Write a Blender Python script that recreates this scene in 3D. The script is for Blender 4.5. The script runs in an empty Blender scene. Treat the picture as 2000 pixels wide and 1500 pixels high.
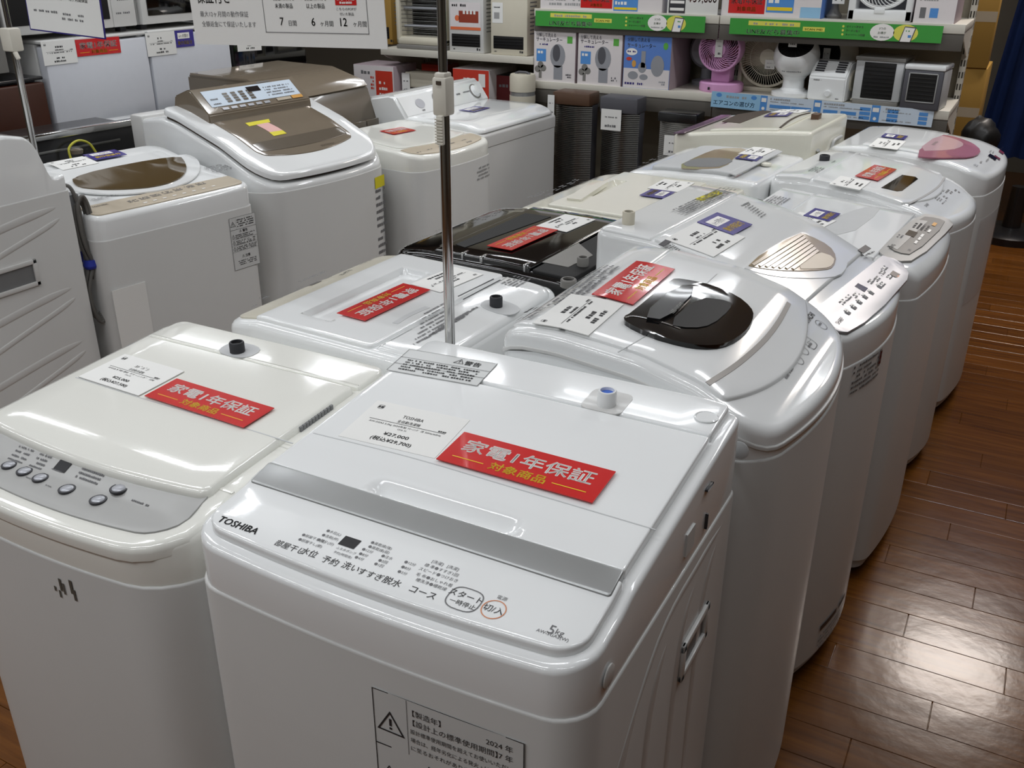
import bpy, bmesh, math, random
import numpy as np
from mathutils import Vector, Matrix
random.seed(7)
S = bpy.context.scene
C = S.collection
PI = math.pi

# ------------------------------------------------------------------ camera
EYE = Vector((0.0, 0.0, 1.55))
F_PX = 1867.75
PITCH, ROLL, YAW = [math.radians(v) for v in (24.95924834, 0.20065059, -28.07925732)]
def cam_axes():
    cy, sy = math.cos(YAW), math.sin(YAW); A = np.array([[cy, -sy, 0], [sy, cy, 0], [0, 0, 1]])
    cp, sp = math.cos(PITCH), math.sin(PITCH); B = np.array([[1, 0, 0], [0, -sp, -cp], [0, cp, -sp]])
    cr, sr = math.cos(ROLL), math.sin(ROLL); R = np.array([[cr, -sr, 0], [sr, cr, 0], [0, 0, 1]])
    return R @ B @ A
AX = cam_axes()
cd = bpy.data.cameras.new('camera'); cam = bpy.data.objects.new('camera', cd); C.objects.link(cam)
cd.sensor_fit = 'HORIZONTAL'; cd.sensor_width = 36; cd.lens = F_PX / 2000 * 36; cd.clip_start = .05; cd.clip_end = 60
mw = Matrix.Identity(4)
for i in range(3):
    mw[i][0] = AX[0][i]; mw[i][1] = -AX[1][i]; mw[i][2] = -AX[2][i]; mw[i][3] = EYE[i]
cam.matrix_world = mw
S.camera = cam
# ------------------------------------------------------------------ light and exposure
S.view_settings.view_transform = 'Standard'; S.view_settings.look = 'None'
S.view_settings.gamma = 1; S.view_settings.use_curve_mapping = False
S.view_settings.exposure = 0.0
S.cycles.max_bounces = 8; S.cycles.diffuse_bounces = 4; S.cycles.glossy_bounces = 4
S.cycles.sample_clamp_indirect = 6
W_ = bpy.data.worlds.new('world'); S.world = W_; W_.use_nodes = True
W_.node_tree.nodes['Background'].inputs[0].default_value = (.8, .85, .9, 1)
W_.node_tree.nodes['Background'].inputs[1].default_value = .05
CEIL = 2.85
TUBE_W = 1.05
TUBE_COL = (.94, .97, 1.0)
LIGHTS = [(-4.2,-2.0,3.2),(-4.2,-.6,3.2),(-4.2,.8,2.6),(-4.2,2.2,2.4),(-4.2,3.6,1.6),(-2.7,-2.0,3.8),(-2.7,-.6,5.2),(-2.7,.8,4.0),(-2.7,2.2,4.2),(-2.7,3.6,8.0),(-2.7,5.6,3.2),(-1.2,-2.0,3.2),(-1.2,-.6,6.2),(-1.2,.8,3.6),(-1.2,3.6,1.8),(-1.2,5.6,5.0),(.3,-.6,2.2),(.3,.8,2.0),(.3,2.2,4.0),(.3,3.6,8.0)]
def tube_lamp(x, y, parent, k=1.0):
    ld = bpy.data.lights.new('tube_light', 'AREA'); ld.shape = 'RECTANGLE'; ld.size = 1.15; ld.size_y = .035
    ld.energy = TUBE_W * k; ld.color = TUBE_COL
    o = bpy.data.objects.new('tube_light', ld); C.objects.link(o); o.location = (x, y, -.078); o.parent = parent
# ------------------------------------------------------------------ geometry of sight (turns a picture point into a real point on a plane or surface)
def ray(u, v):
    d = AX.T @ np.array([(u - 1000) / F_PX, (v - 750) / F_PX, 1.0])
    return Vector(d)
def at(u, v, x=None, y=None, z=None):
    d = ray(u, v)
    t = (z - EYE.z) / d.z if z is not None else (x / d.x if x is not None else y / d.y)
    return EYE + d * t
# ------------------------------------------------------------------ materials
MATS = {}
def srgb(c): return tuple(((v / 255) / 12.92 if v / 255 <= .04045 else ((v / 255 + .055) / 1.055) ** 2.4) for v in c)
def mat(name, rgb, rough=.4, metal=0, coat=0, noise=.03, scale=30, bump=0, trans=0, alpha=1, emit=0, ior=1.45, spec=.5):
    m = bpy.data.materials.new(name); m.use_nodes = True; nt = m.node_tree; b = nt.nodes['Principled BSDF']
    c = srgb(rgb)
    tc = nt.nodes.new('ShaderNodeTexCoord'); nz = nt.nodes.new('ShaderNodeTexNoise'); nz.inputs['Scale'].default_value = scale; nz.inputs['Detail'].default_value = 3
    nt.links.new(tc.outputs['Object'], nz.inputs['Vector'])
    mx = nt.nodes.new('ShaderNodeMix'); mx.data_type = 'RGBA'
    mx.inputs[6].default_value = (*[min(1, v * (1 + noise)) for v in c], 1); mx.inputs[7].default_value = (*[v * (1 - noise) for v in c], 1)
    nt.links.new(nz.outputs['Fac'], mx.inputs[0]); nt.links.new(mx.outputs[2], b.inputs['Base Color'])
    b.inputs['Roughness'].default_value = rough; b.inputs['Metallic'].default_value = metal
    b.inputs['Coat Weight'].default_value = coat; b.inputs['Coat Roughness'].default_value = .04
    b.inputs['IOR'].default_value = ior; b.inputs['Specular IOR Level'].default_value = spec
    if trans: b.inputs['Transmission Weight'].default_value = trans
    if alpha < 1: b.inputs['Alpha'].default_value = alpha
    if emit:
        b.inputs['Emission Color'].default_value = (*c, 1); b.inputs['Emission Strength'].default_value = emit
    if bump:
        bp = nt.nodes.new('ShaderNodeBump'); bp.inputs['Strength'].default_value = bump; bp.inputs['Distance'].default_value = .002
        nt.links.new(nz.outputs['Fac'], bp.inputs['Height']); nt.links.new(bp.outputs['Normal'], b.inputs['Normal'])
    MATS[name] = m; return m
mat('white_body', (212, 212, 210), .32, coat=.15, noise=.012)  # kept greyer than the lids: shade of upright sides is partly painted in
mat('white_lid', (240, 242, 242), .1, coat=.5, noise=.01, scale=8, bump=.02)  # kept brighter than the cabinets: overhead light on the tops is painted in
mat('warm_lid', (238, 238, 231), .1, coat=.5, noise=.01, scale=8, bump=.03)
mat('cream_lid', (236, 234, 220), .14, coat=.4, noise=.015)
mat('cream', (214, 208, 190), .4)
mat('beige', (190, 178, 158), .35)
mat('beige_panel', (205, 200, 184), .3, coat=.2)
mat('grey_panel', (172, 172, 170), .38, metal=.15)
mat('silver_panel', (178, 180, 186), .3, metal=.25)
mat('silver_trim', (176, 178, 178), .32, metal=.55)
mat('mid_grey', (128, 126, 122), .35)
mat('light_grey', (196, 198, 199), .4)
mat('shade_grey', (120, 121, 122), .5)
mat('dark_grey', (58, 58, 62), .4)
mat('rubber', (52, 53, 57), .55)
mat('black_gloss', (10, 10, 11), .07, coat=.6)
mat('black_matte', (14, 13, 13), .6)
mat('black_side', (26, 26, 28), .3, coat=.3)
mat('display', (30, 24, 26), .12, coat=.4)
mat('bronze_glass', (92, 76, 50), .06, coat=.7)
mat('bronze', (128, 117, 102), .12, coat=.6)
mat('bronze_dark', (100, 91, 79), .2, coat=.4)
mat('brown_gap', (66, 54, 44), .6)
mat('tan_glass', (176, 160, 134), .1, coat=.4)
mat('tan_rib', (150, 138, 118), .2, coat=.4)
mat('pink_dark', (186, 122, 142), .16, coat=.5)
mat('pink_light', (226, 190, 198), .14, coat=.5)
mat('pink_fan', (214, 160, 204), .4)
mat('purple', (120, 96, 118), .25, coat=.4)
mat('magenta', (120, 44, 70), .3)
mat('paper', (236, 236, 233), .6, noise=.01)
mat('sticker', (214, 216, 215), .45)
mat('red_print', (206, 42, 42), .18, coat=.5, noise=.015)
mat('blue_print', (62, 52, 140), .22, coat=.4)
mat('ink', (42, 42, 44), .6)
mat('ink_grey', (112, 112, 114), .6)
mat('ink_light', (160, 160, 160), .6)
mat('white_print', (244, 242, 238), .4)
mat('yellow_print', (240, 208, 40), .4)
mat('yellow_label', (222, 210, 24), .5)
mat('pink_label', (228, 178, 172), .4)
mat('orange_label', (214, 158, 74), .4)
mat('orange_ring', (214, 140, 100), .4)
mat('blue_cap', (70, 110, 200), .5)
mat('navy', (52, 44, 120), .4)
mat('cable', (104, 102, 98), .5)
mat('tie_blue', (48, 62, 170), .45)
mat('yellow_cord', (200, 196, 70), .5)
mat('chrome', (205, 205, 205), .12, metal=1)
mat('steel', (150, 150, 148), .28, metal=1)
mat('wood_dark', (62, 30, 18), .35, noise=.25, scale=9)
mat('brown_cap', (92, 68, 52), .4)
mat('rack_white', (214, 210, 198), .45)
mat('rack_back', (158, 150, 132), .7)
mat('rack_dark', (92, 88, 82), .6)
mat('slot', (70, 66, 58), .8)
mat('green_sign', (66, 158, 66), .35)
mat('lime', (226, 222, 96), .45)
mat('sky_label', (150, 196, 228), .4)
mat('sky_blue', (84, 146, 214), .4)
mat('pale_blue', (206, 220, 234), .45)
mat('carton_white', (226, 220, 220), .55)
mat('carton_blue', (92, 132, 204), .5)
mat('carton_red', (204, 62, 44), .5)
mat('carton_orange', (226, 116, 72), .5)
mat('carton_side', (176, 160, 166), .6)
mat('cardboard', (168, 132, 62), .75, noise=.12, scale=4)
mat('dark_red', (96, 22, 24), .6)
mat('curtain', (24, 52, 112), .9, noise=.15, scale=14)
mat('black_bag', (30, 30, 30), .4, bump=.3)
mat('clear_bag', (168, 162, 150), .35, bump=.3)
mat('wall_beige', (118, 112, 100), .8)
mat('wall_brown', (120, 96, 48), .8)
mat('ceiling_white', (205, 203, 198), .85)
mat('fixture', (225, 225, 222), .5)
mat('tube', (255, 250, 240), .4, emit=6)
mat('acrylic', (230, 232, 236), .05, alpha=.35, coat=.3)
mat('food_print', (150, 64, 44), .5)
mat('fan_print', (150, 152, 158), .5)
mat('fan_dark', (84, 84, 90), .5)
mat('leaf_green', (92, 172, 70), .5)
mat('scuff', (92, 88, 80), .6)
def wood_floor():
    m = bpy.data.materials.new('wood_floor'); m.use_nodes = True; nt = m.node_tree; b = nt.nodes['Principled BSDF']
    tc = nt.nodes.new('ShaderNodeTexCoord'); oi = nt.nodes.new('ShaderNodeObjectInfo')
    mp = nt.nodes.new('ShaderNodeMapping'); mp.inputs['Scale'].default_value = (1.6, 22, 1)
    ad = nt.nodes.new('ShaderNodeVectorMath'); ad.operation = 'ADD'
    nt.links.new(tc.outputs['Object'], ad.inputs[0]); nt.links.new(oi.outputs['Location'], ad.inputs[1]); nt.links.new(ad.outputs[0], mp.inputs[0])
    nz = nt.nodes.new('ShaderNodeTexNoise'); nz.inputs['Scale'].default_value = 2.2; nz.inputs['Detail'].default_value = 6; nz.inputs['Distortion'].default_value = .6
    nt.links.new(mp.outputs[0], nz.inputs['Vector'])
    cr = nt.nodes.new('ShaderNodeValToRGB'); e = cr.color_ramp.elements
    e[0].position = .28; e[0].color = (*srgb((84, 48, 16)), 1); e[1].position = .72; e[1].color = (*srgb((116, 71, 26)), 1)
    nt.links.new(nz.outputs['Fac'], cr.inputs[0])
    hs = nt.nodes.new('ShaderNodeHueSaturation'); mr = nt.nodes.new('ShaderNodeMapRange'); mr.inputs[3].default_value = .82; mr.inputs[4].default_value = 1.14
    nt.links.new(oi.outputs['Random'], mr.inputs[0]); nt.links.new(mr.outputs[0], hs.inputs['Value']); nt.links.new(cr.outputs[0], hs.inputs['Color'])
    nt.links.new(hs.outputs[0], b.inputs['Base Color']); b.inputs['Roughness'].default_value = .2; b.inputs['Specular IOR Level'].default_value = .3; b.inputs['Coat Weight'].default_value = .12; b.inputs['Coat Roughness'].default_value = .1
    wv = nt.nodes.new('ShaderNodeTexNoise'); wv.inputs['Scale'].default_value = 9; wv.inputs['Detail'].default_value = 5
    bp = nt.nodes.new('ShaderNodeBump'); bp.inputs['Strength'].default_value = .25; bp.inputs['Distance'].default_value = .004
    nt.links.new(ad.outputs[0], wv.inputs['Vector']); nt.links.new(wv.outputs['Fac'], bp.inputs['Height']); nt.links.new(bp.outputs[0], b.inputs['Normal']); nt.links.new(bp.outputs[0], b.inputs['Coat Normal'])
    MATS['wood_floor'] = m
wood_floor()
# ------------------------------------------------------------------ mesh helpers
def mk(name, bm, m, parent=None, smooth=35, loc=None, rot=None):
    me = bpy.data.meshes.new(name); bm.normal_update(); bm.to_mesh(me); bm.free()
    for k in ([m] if isinstance(m, str) else m): me.materials.append(MATS[k])
    if smooth:
        me.shade_smooth(); me.set_sharp_from_angle(angle=math.radians(smooth))
    o = bpy.data.objects.new(name, me); C.objects.link(o)
    if parent: o.parent = parent
    if loc is not None: o.location = loc
    if rot is not None: o.rotation_euler = rot
    return o
def tag(o, label, cat, group=None):
    o['label'] = label; o['category'] = cat
    if group: o['group'] = group
    return o
def thing(name, label, cat, loc=(0, 0, 0), rz=0, group=None):
    o = bpy.data.objects.new(name, None); C.objects.link(o); o.location = loc; o.rotation_euler = (0, 0, rz); o.empty_display_size = .05
    return tag(o, label, cat, group)
def bx(bm, x0, x1, y0, y1, z0, z1, bev=0, mi=0, mtx=None):
    vs = [bm.verts.new((x, y, z)) for z in (z0, z1) for y in (y0, y1) for x in (x0, x1)]
    fs = [bm.faces.new([vs[i] for i in f]) for f in ((0, 2, 3, 1), (4, 5, 7, 6), (0, 1, 5, 4), (2, 6, 7, 3), (0, 4, 6, 2), (1, 3, 7, 5))]
    for f in fs: f.material_index = mi
    allv = list(vs)
    if bev:
        es = list({e for f in fs for e in f.edges})
        r = bmesh.ops.bevel(bm, geom=es, offset=bev, segments=2, affect='EDGES', profile=.5)
        for f in r['faces']: f.material_index = mi
        allv = list({v for f in r['faces'] for v in f.verts} | {v for v in vs if v.is_valid})
    if mtx is not None: bmesh.ops.transform(bm, matrix=mtx, verts=allv)
    return bm
def box(x0, x1, y0, y1, z0, z1, bev=0): return bx(bmesh.new(), x0, x1, y0, y1, z0, z1, bev)
def lathe(bm, prof, n=24, mtx=None, mi=0, cap=True):
    rings = []
    for r, z in prof:
        rings.append([bm.verts.new((r * math.cos(2 * PI * k / n), r * math.sin(2 * PI * k / n), z)) for k in range(n)])
    for a, b in zip(rings, rings[1:]):
        for k in range(n):
            f = bm.faces.new((a[k], a[(k + 1) % n], b[(k + 1) % n], b[k])); f.material_index = mi
    if cap:
        bm.faces.new(rings[0][::-1]).material_index = mi; bm.faces.new(rings[-1]).material_index = mi
    if mtx is not None: bmesh.ops.transform(bm, matrix=mtx, verts=[v for r in rings for v in r])
    return bm
def tube(bm, pts, r, n=8, mi=0):
    pts = [Vector(p) for p in pts]; rings = []; up = Vector((.3, .2, 1)).normalized()
    for i, p in enumerate(pts):
        d = (pts[min(i + 1, len(pts) - 1)] - pts[max(i - 1, 0)]).normalized()
        a = d.cross(up)
        if a.length < .05: a = d.cross(Vector((1, 0, 0)))
        a.normalize(); b = d.cross(a)
        rings.append([bm.verts.new(p + a * r * math.cos(2 * PI * k / n) + b * r * math.sin(2 * PI * k / n)) for k in range(n)])
    for A, B in zip(rings, rings[1:]):
        for k in range(n): bm.faces.new((A[k], A[(k + 1) % n], B[(k + 1) % n], B[k])).material_index = mi
    bm.faces.new(rings[0][::-1]).material_index = mi; bm.faces.new(rings[-1]).material_index = mi
    return bm
def spline(pts, n=8):
    pts = [Vector(p) for p in pts]; out = []
    for i in range(len(pts) - 1):
        p0 = pts[max(i - 1, 0)]; p1 = pts[i]; p2 = pts[i + 1]; p3 = pts[min(i + 2, len(pts) - 1)]
        for k in range(n):
            t = k / n
            out.append(.5 * ((2 * p1) + (p2 - p0) * t + (2 * p0 - 5 * p1 + 4 * p2 - p3) * t * t + (3 * p1 - p0 - 3 * p2 + p3) * t ** 3))
    out.append(pts[-1]); return out
def chaikin(pts, it=2):
    for _ in range(it):
        q = []
        for a, b in zip(pts, pts[1:] + pts[:1]):
            q += [a * .75 + b * .25, a * .25 + b * .75]
        pts = q
    return pts
# ------------------------------------------------------------------ writing
GL = {}
def glyph(body, bold=0.0):
    k = (body, bold)
    if k not in GL:
        c = bpy.data.curves.new('t', 'FONT'); c.body = body; c.resolution_u = 2; c.offset = bold
        o = bpy.data.objects.new('t', c); me = bpy.data.meshes.new_from_object(o)
        vs = [(v.co.x, v.co.y) for v in me.vertices]; fs = [tuple(p.vertices) for p in me.polygons]
        bpy.data.objects.remove(o); bpy.data.curves.remove(c); bpy.data.meshes.remove(me)
        xs = [v[0] for v in vs] or [0, 1]
        GL[k] = (vs, fs, min(xs), max(xs))
    return GL[k]
def write(bm, fr, body, x, y, size, al='L', bold=0.0, mi=0, fit=None):
    """body written with its baseline at (x, y) of the frame fr(x, y) -> point; fit = full width"""
    vs, fs, x0, x1 = glyph(body)
    sx = fit / (x1 - x0) if fit else size
    ox = {'L': 0, 'C': (x1 - x0) / 2, 'R': x1 - x0}[al]
    for dx, dy in (((0, 0),) if not bold else ((-bold, 0), (bold, 0), (0, -bold), (0, bold))):
        nv = [bm.verts.new(fr(x + (a + dx - x0 - ox) * sx, y + (b + dy) * size)) for a, b in vs]
        for f in fs:
            try: bm.faces.new([nv[i] for i in f]).material_index = mi
            except ValueError: pass
def dashes(bm, fr, x, y, w, h, mi=0, dens=.8):
    """print too small to read: a row of short strokes"""
    p = x
    while p < x + w:
        l = h * random.uniform(.5, 1.1)
        if random.random() < dens: quad(bm, fr, p, y, min(p + l, x + w), y + h * random.uniform(.75, 1), mi)
        p += l + h * random.uniform(.15, .4)
def quad(bm, fr, x0, y0, x1, y1, mi=0, n=1):
    for i in range(n):
        a = x0 + (x1 - x0) * i / n; b = x0 + (x1 - x0) * (i + 1) / n
        bm.faces.new([bm.verts.new(fr(*p)) for p in ((a, y0), (b, y0), (b, y1), (a, y1))]).material_index = mi
def ring_print(bm, fr, cx, cy, rx, ry, t, mi=0, n=28, e=2.0):
    def P(k, s):
        a = 2 * PI * k / n; c, d = math.cos(a), math.sin(a)
        return fr(cx + (rx + s) * math.copysign(abs(c) ** (2 / e), c), cy + (ry + s) * math.copysign(abs(d) ** (2 / e), d))
    A = [bm.verts.new(P(k, 0)) for k in range(n)]; B = [bm.verts.new(P(k, -t)) for k in range(n)]
    for k in range(n): bm.faces.new((A[k], A[(k + 1) % n], B[(k + 1) % n], B[k])).material_index = mi
def disc_print(bm, fr, cx, cy, rx, ry, mi=0, n=20, a0=0, a1=2 * PI):
    bm.faces.new([bm.verts.new(fr(cx + rx * math.cos(a0 + (a1 - a0) * k / n), cy + ry * math.sin(a0 + (a1 - a0) * k / n))) for k in range(n)]).material_index = mi
def tri_sign(bm, fr, cx, cy, s, mi=0):
    """warning triangle with an exclamation mark"""
    P = [Vector((cx - s * .58, cy - s * .4)), Vector((cx + s * .58, cy - s * .4)), Vector((cx, cy + s * .6))]; g = sum(P, Vector((0, 0))) / 3
    A = [bm.verts.new(fr(*p)) for p in P]; B = [bm.verts.new(fr(*(p + (g - p) * .2))) for p in P]
    for k in range(3): bm.faces.new((A[k], A[(k + 1) % 3], B[(k + 1) % 3], B[k])).material_index = mi
    quad(bm, fr, cx - s * .05, cy - s * .08, cx + s * .05, cy + s * .25, mi); quad(bm, fr, cx - s * .05, cy - s * .24, cx + s * .05, cy - s * .14, mi)
# ------------------------------------------------------------------ rounded outlines and height-field slabs
def rrect(w, y0, y1, rf, rr, bow=0, rbow=0, dy=.02, nc=6, cx=0):
    """right half of an outline symmetric about x = cx: front (y0, small) to rear; bow bulges the front"""
    P = []
    if bow:
        for k in range(12):
            P.append((.002 + (w - rf - .002) * k / 12, y0))
    for k in range(nc + 1):
        a = -PI / 2 + PI / 2 * k / nc; P.append((w - rf + rf * math.cos(a), y0 + rf + rf * math.sin(a)))
    n = max(1, int((y1 - y0 - rf - rr) / dy))
    for k in range(1, n): P.append((w, y0 + rf + (y1 - y0 - rf - rr) * k / n))
    for k in range(nc + 1):
        a = PI / 2 * k / nc; P.append((w - rr + rr * math.cos(a), y1 - rr + rr * math.sin(a)))
    if bow: P = [(x, y - bow * (1 - (x / w) ** 2) * (1 if y < y0 + rf + 1e-6 else 0)) for x, y in P]
    return P
def inset(P, d):
    if d == 0: return list(P)
    out = []; n = len(P)
    for i in range(n):
        a = P[i - 1] if i > 0 else (-P[0][0], P[0][1]); b = P[i + 1] if i < n - 1 else (-P[-1][0], P[-1][1])
        tx, ty = b[0] - a[0], b[1] - a[1]; l = math.hypot(tx, ty) or 1
        x = P[i][0] - ty / l * d; y = P[i][1] + tx / l * d
        out.append((max(x, .0005), y))
    return out
def slab(bm, P, zf, zb, bev=.004, nx=12, cx=0, mi=0, nb=3):
    """solid with outline P, top surface z = zf(x, y), rounded rim bev, walls down to zb (number or function)"""
    def loop(Q):
        w0, y0 = Q[0]; w1, y1 = Q[-1]
        L = [(x, y) for x, y in Q]
        L += [(w1 - 2 * w1 * k / nx, y1) for k in range(1, nx)]
        L += [(-x, y) for x, y in Q[::-1]]
        L += [(-w0 + 2 * w0 * k / nx, y0) for k in range(1, nx)]
        return L
    zbf = zb if callable(zb) else (lambda x, y: zb)
    rings = []
    L0 = loop(P)
    rings.append([bm.verts.new((x + cx, y, zbf(x + cx, y))) for x, y in L0])
    for k in range(nb + 1):
        a = PI / 2 * k / nb if nb else 0
        L = loop(inset(P, bev * (1 - math.cos(a))))
        rings.append([bm.verts.new((x + cx, y, zf(x + cx, y) - bev * (1 - math.sin(a)))) for x, y in L])
    for A, B in zip(rings, rings[1:]):
        for k in range(len(A)): bm.faces.new((A[k], A[(k + 1) % len(A)], B[(k + 1) % len(A)], B[k])).material_index = mi
    Q = inset(P, bev); R = rings[-1]; n = len(Q)
    rows = []
    for i, (w, y) in enumerate(Q):
        right = R[i]; left = R[n + (nx - 1) + (n - 1 - i)]
        if i == 0: inner = [R[n + nx - 1 + n + k] for k in range(nx - 1)]
        elif i == n - 1: inner = [R[n + k] for k in range(nx - 1)][::-1]
        else:
            inner = []
            for k in range(1, nx):
                x = -w + 2 * w * k / nx
                inner.append(bm.verts.new((x + cx, y, zf(x + cx, y))))
        rows.append([left] + inner + [right])
    for a, b in zip(rows, rows[1:]):
        for k in range(nx):
            bm.faces.new((a[k], a[k + 1], b[k + 1], b[k])).material_index = mi
    bm.faces.new(rings[0][::-1]).material_index = mi
    return bm
def prof(pts, soft=.012):
    xs = [p[0] for p in pts]; zs = [p[1] for p in pts]
    def f1(s): return float(np.interp(s, xs, zs))
    def f(s):
        return sum(f1(s + soft * o) * w for o, w in ((-1, .15), (-.5, .22), (0, .26), (.5, .22), (1, .15)))
    return f
def sstep(t):
    t = 0 if t < 0 else (1 if t > 1 else t); return t * t * (3 - 2 * t)
def dipf(dips, grow=0, extra=0):
    def f(x, y):
        d = 0
        for x0, x1, y0, y1, dep, s in dips:
            a = sstep((x - x0 + grow) / s) * sstep((x1 + grow - x) / s) * sstep((y - y0 + grow) / s) * sstep((y1 + grow - y) / s)
            d = max(d, a * (dep + extra))
        return d
    return f
# ------------------------------------------------------------------ a rectangle lying on some surface
class Rect:
    """w x h frame, x right and y up in reading direction; fr(x, y) -> point in the space of the owner"""
    def __init__(s, w, h, fn): s.w, s.h, s.fn = w, h, fn
    def fr(s, off=0.0): return lambda x, y: s.fn(x, y, off)
def plane_rect(o, ex, ey, w, h):
    ex = Vector(ex).normalized(); ey = Vector(ey).normalized(); n = ex.cross(ey); o = Vector(o)
    return Rect(w, h, lambda x, y, off: o + ex * x + ey * y + n * off)
def wall_rect(tl, tr, bl, n_axis, c, outward=None):
    """rectangle on the plane x = c or y = c through three picture corners; upright"""
    A, B, D = [at(*p, **{n_axis: c}) for p in (tl, tr, bl)]
    w = (B - A).length; h = (A - D).length
    ex = (B - A).normalized(); ey = Vector((0, 0, 1)); ey = (ey - ex * ey.dot(ex)).normalized()
    return plane_rect(D, ex, ey, w, h)
# ------------------------------------------------------------------ washing machines
class Washer:
    def __init__(s, label, c, rz, W, D, seam, profile, group, rf=.055, rr=.03, bow=0.0, body='white_body', top='white_lid', bev=.012,
                 dips=(), taper=.0025, soft=.012, dense=False, ztilt=0.0, foot=.03, name='washing_machine', lidoff=.006):
        s.root = thing(name, label, 'washing machine', (c[0], c[1], 0), rz, group)
        s.c, s.rz, s.W, s.D, s.lidoff = Vector((c[0], c[1], 0)), rz, W, D, lidoff
        s.dips = []
        pf = prof(profile, soft); s.ax = ztilt
        s.zt = lambda x, y: pf(y + D / 2) + ztilt * x / W
        s.m3 = Matrix.Rotation(rz, 4, 'Z'); s.inv = (Matrix.Translation(s.c) @ s.m3).inverted()
        s.pdips = dips; s.seam = seam; s.parms = (rf, rr, bow)
        bm = bmesh.new()
        P = rrect(W / 2, -D / 2, D / 2, rf, rr, bow)
        slab(bm, P, lambda x, y: seam, foot + .03, .0035, 4)
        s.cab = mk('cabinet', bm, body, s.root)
        bm = bmesh.new(); slab(bm, inset(P, .012), lambda x, y: foot + .031, foot, .002, 4); mk('base_skirt', bm, 'light_grey', s.root)
        for sx in (-1, 1):
            for sy in (-1, 1):
                bm = bmesh.new(); lathe(bm, [(.02, 0), (.02, foot + .005)], 12, Matrix.Translation((sx * (W / 2 - .07), sy * (D / 2 - .07), 0))); mk('foot', bm, 'rubber', s.root)
        s.P = P; s.topmat = top; s.bev = bev; s.taper = taper; s.dense = dense
    def cover(s):
        rf, rr, bow = s.parms
        P = rrect(s.W / 2 - s.taper, -s.D / 2 + s.taper, s.D / 2 - s.taper, rf, rr, bow, dy=.008 if s.dense else .02)
        bm = bmesh.new(); df = dipf(s.dips, .012, .012)
        slab(bm, P, lambda x, y: s.zt(x, y) - df(x, y), s.seam - .002, s.bev, 64 if s.dense else 14)
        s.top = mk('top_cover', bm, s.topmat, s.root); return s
    # --- picture point -> local point on the top surface
    def loc(s, u, v, off=None):
        off = s.lidoff if off is None else off
        d = ray(u, v); z = s.zt(0, 0) + off; p = None
        for _ in range(25):
            p = s.inv @ at(u, v, z=z)
            z2 = s.zt(max(-s.W / 2, min(s.W / 2, p.x)), max(-s.D / 2, min(s.D / 2, p.y))) + off
            z = z * .45 + z2 * .55
        return Vector((p.x, p.y))
    def dip(s, px, depth, soft=.008):
        q = [s.loc(*p) for p in px]; xs = sorted(p.x for p in q); ys = sorted(p.y for p in q)
        s.dips.append(((xs[0] + xs[1]) / 2, (xs[-1] + xs[-2]) / 2, (ys[0] + ys[1]) / 2, (ys[-1] + ys[-2]) / 2, depth, soft)); return s.dips[-1]
    # --- parts
    def part(s, name, s0, s1, w, m, off=.006, thick=.012, rf=.02, rr=.02, bow=0, bev=.004, zmod=None, cx=0, nx=10, dips=False, dy=.02):
        P = rrect(w, -s.D / 2 + s0, -s.D / 2 + s1, rf, rr, bow, dy=.008 if dips else dy)
        df = dipf(s.dips) if dips else (lambda x, y: 0)
        zm = zmod or (lambda x, y: 0)
        bm = bmesh.new(); slab(bm, P, lambda x, y: s.zt(x, y) + off - df(x, y) + zm(x, y), lambda x, y: s.zt(x, y) + off - thick - df(x, y), bev, 64 if dips else nx, cx)
        return mk(name, bm, m, s.root)
    def plate(s, name, px, m, off=.007, thick=.003, smooth=0, parent=None, bev=0, div=2):
        """flat piece on the top with the outline seen in the picture"""
        q = [s.loc(*p) for p in px]
        return s.lplate(name, q, m, off, thick, smooth, parent, bev, div)
    def lplate(s, name, q, m, off=.007, thick=.003, smooth=0, parent=None, bev=0, div=2):
        q = [Vector((a[0], a[1])) for a in q]
        if sum(a.x * b.y - a.y * b.x for a, b in zip(q, q[1:] + q[:1])) < 0: q = q[::-1]
        if smooth: q = chaikin(q, smooth)
        bm = bmesh.new()
        f = bm.faces.new([bm.verts.new((p.x, p.y, 0)) for p in q])
        bmesh.ops.triangulate(bm, faces=[f])
        if div: bmesh.ops.subdivide_edges(bm, edges=bm.edges[:], cuts=div, use_grid_fill=True)
        for v in bm.verts: v.co.z = s.zt(v.co.x, v.co.y) + off
        r = bmesh.ops.extrude_face_region(bm, geom=bm.faces[:])
        for v in [g for g in r['geom'] if isinstance(g, bmesh.types.BMVert)]: v.co.z += 0
        top = [g for g in r['geom'] if isinstance(g, bmesh.types.BMVert)]
        for v in bm.verts:
            if v not in top: pass
        ts = set(top)
        for v in bm.verts:
            if v not in ts: v.co.z -= thick
        bmesh.ops.recalc_face_normals(bm, faces=bm.faces[:])
        return mk(name, bm, m, parent or s.root)
    def strip(s, name, px, w, m, off=.0075, thick=.002, n=6):
        """narrow band along a line seen in the picture"""
        q = spline([Vector((*s.loc(*p), 0)) for p in px], n)
        L, R = [], []
        for i, p in enumerate(q):
            d = (q[min(i + 1, len(q) - 1)] - q[max(i - 1, 0)]).normalized(); nrm = Vector((-d.y, d.x, 0)) * w / 2
            L.append(p + nrm); R.append(p - nrm)
        bm = bmesh.new()
        def V(p, o): return bm.verts.new((p.x, p.y, s.zt(p.x, p.y) + o))
        T = [(V(a, off), V(b, off), V(a, off - thick), V(b, off - thick)) for a, b in zip(L, R)]
        for a, b in zip(T, T[1:]):
            bm.faces.new((a[0], b[0], b[1], a[1])); bm.faces.new((a[2], b[2], b[0], a[0])); bm.faces.new((a[1], b[1], b[3], a[3])); bm.faces.new((a[3], b[3], b[2], a[2]))
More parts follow.
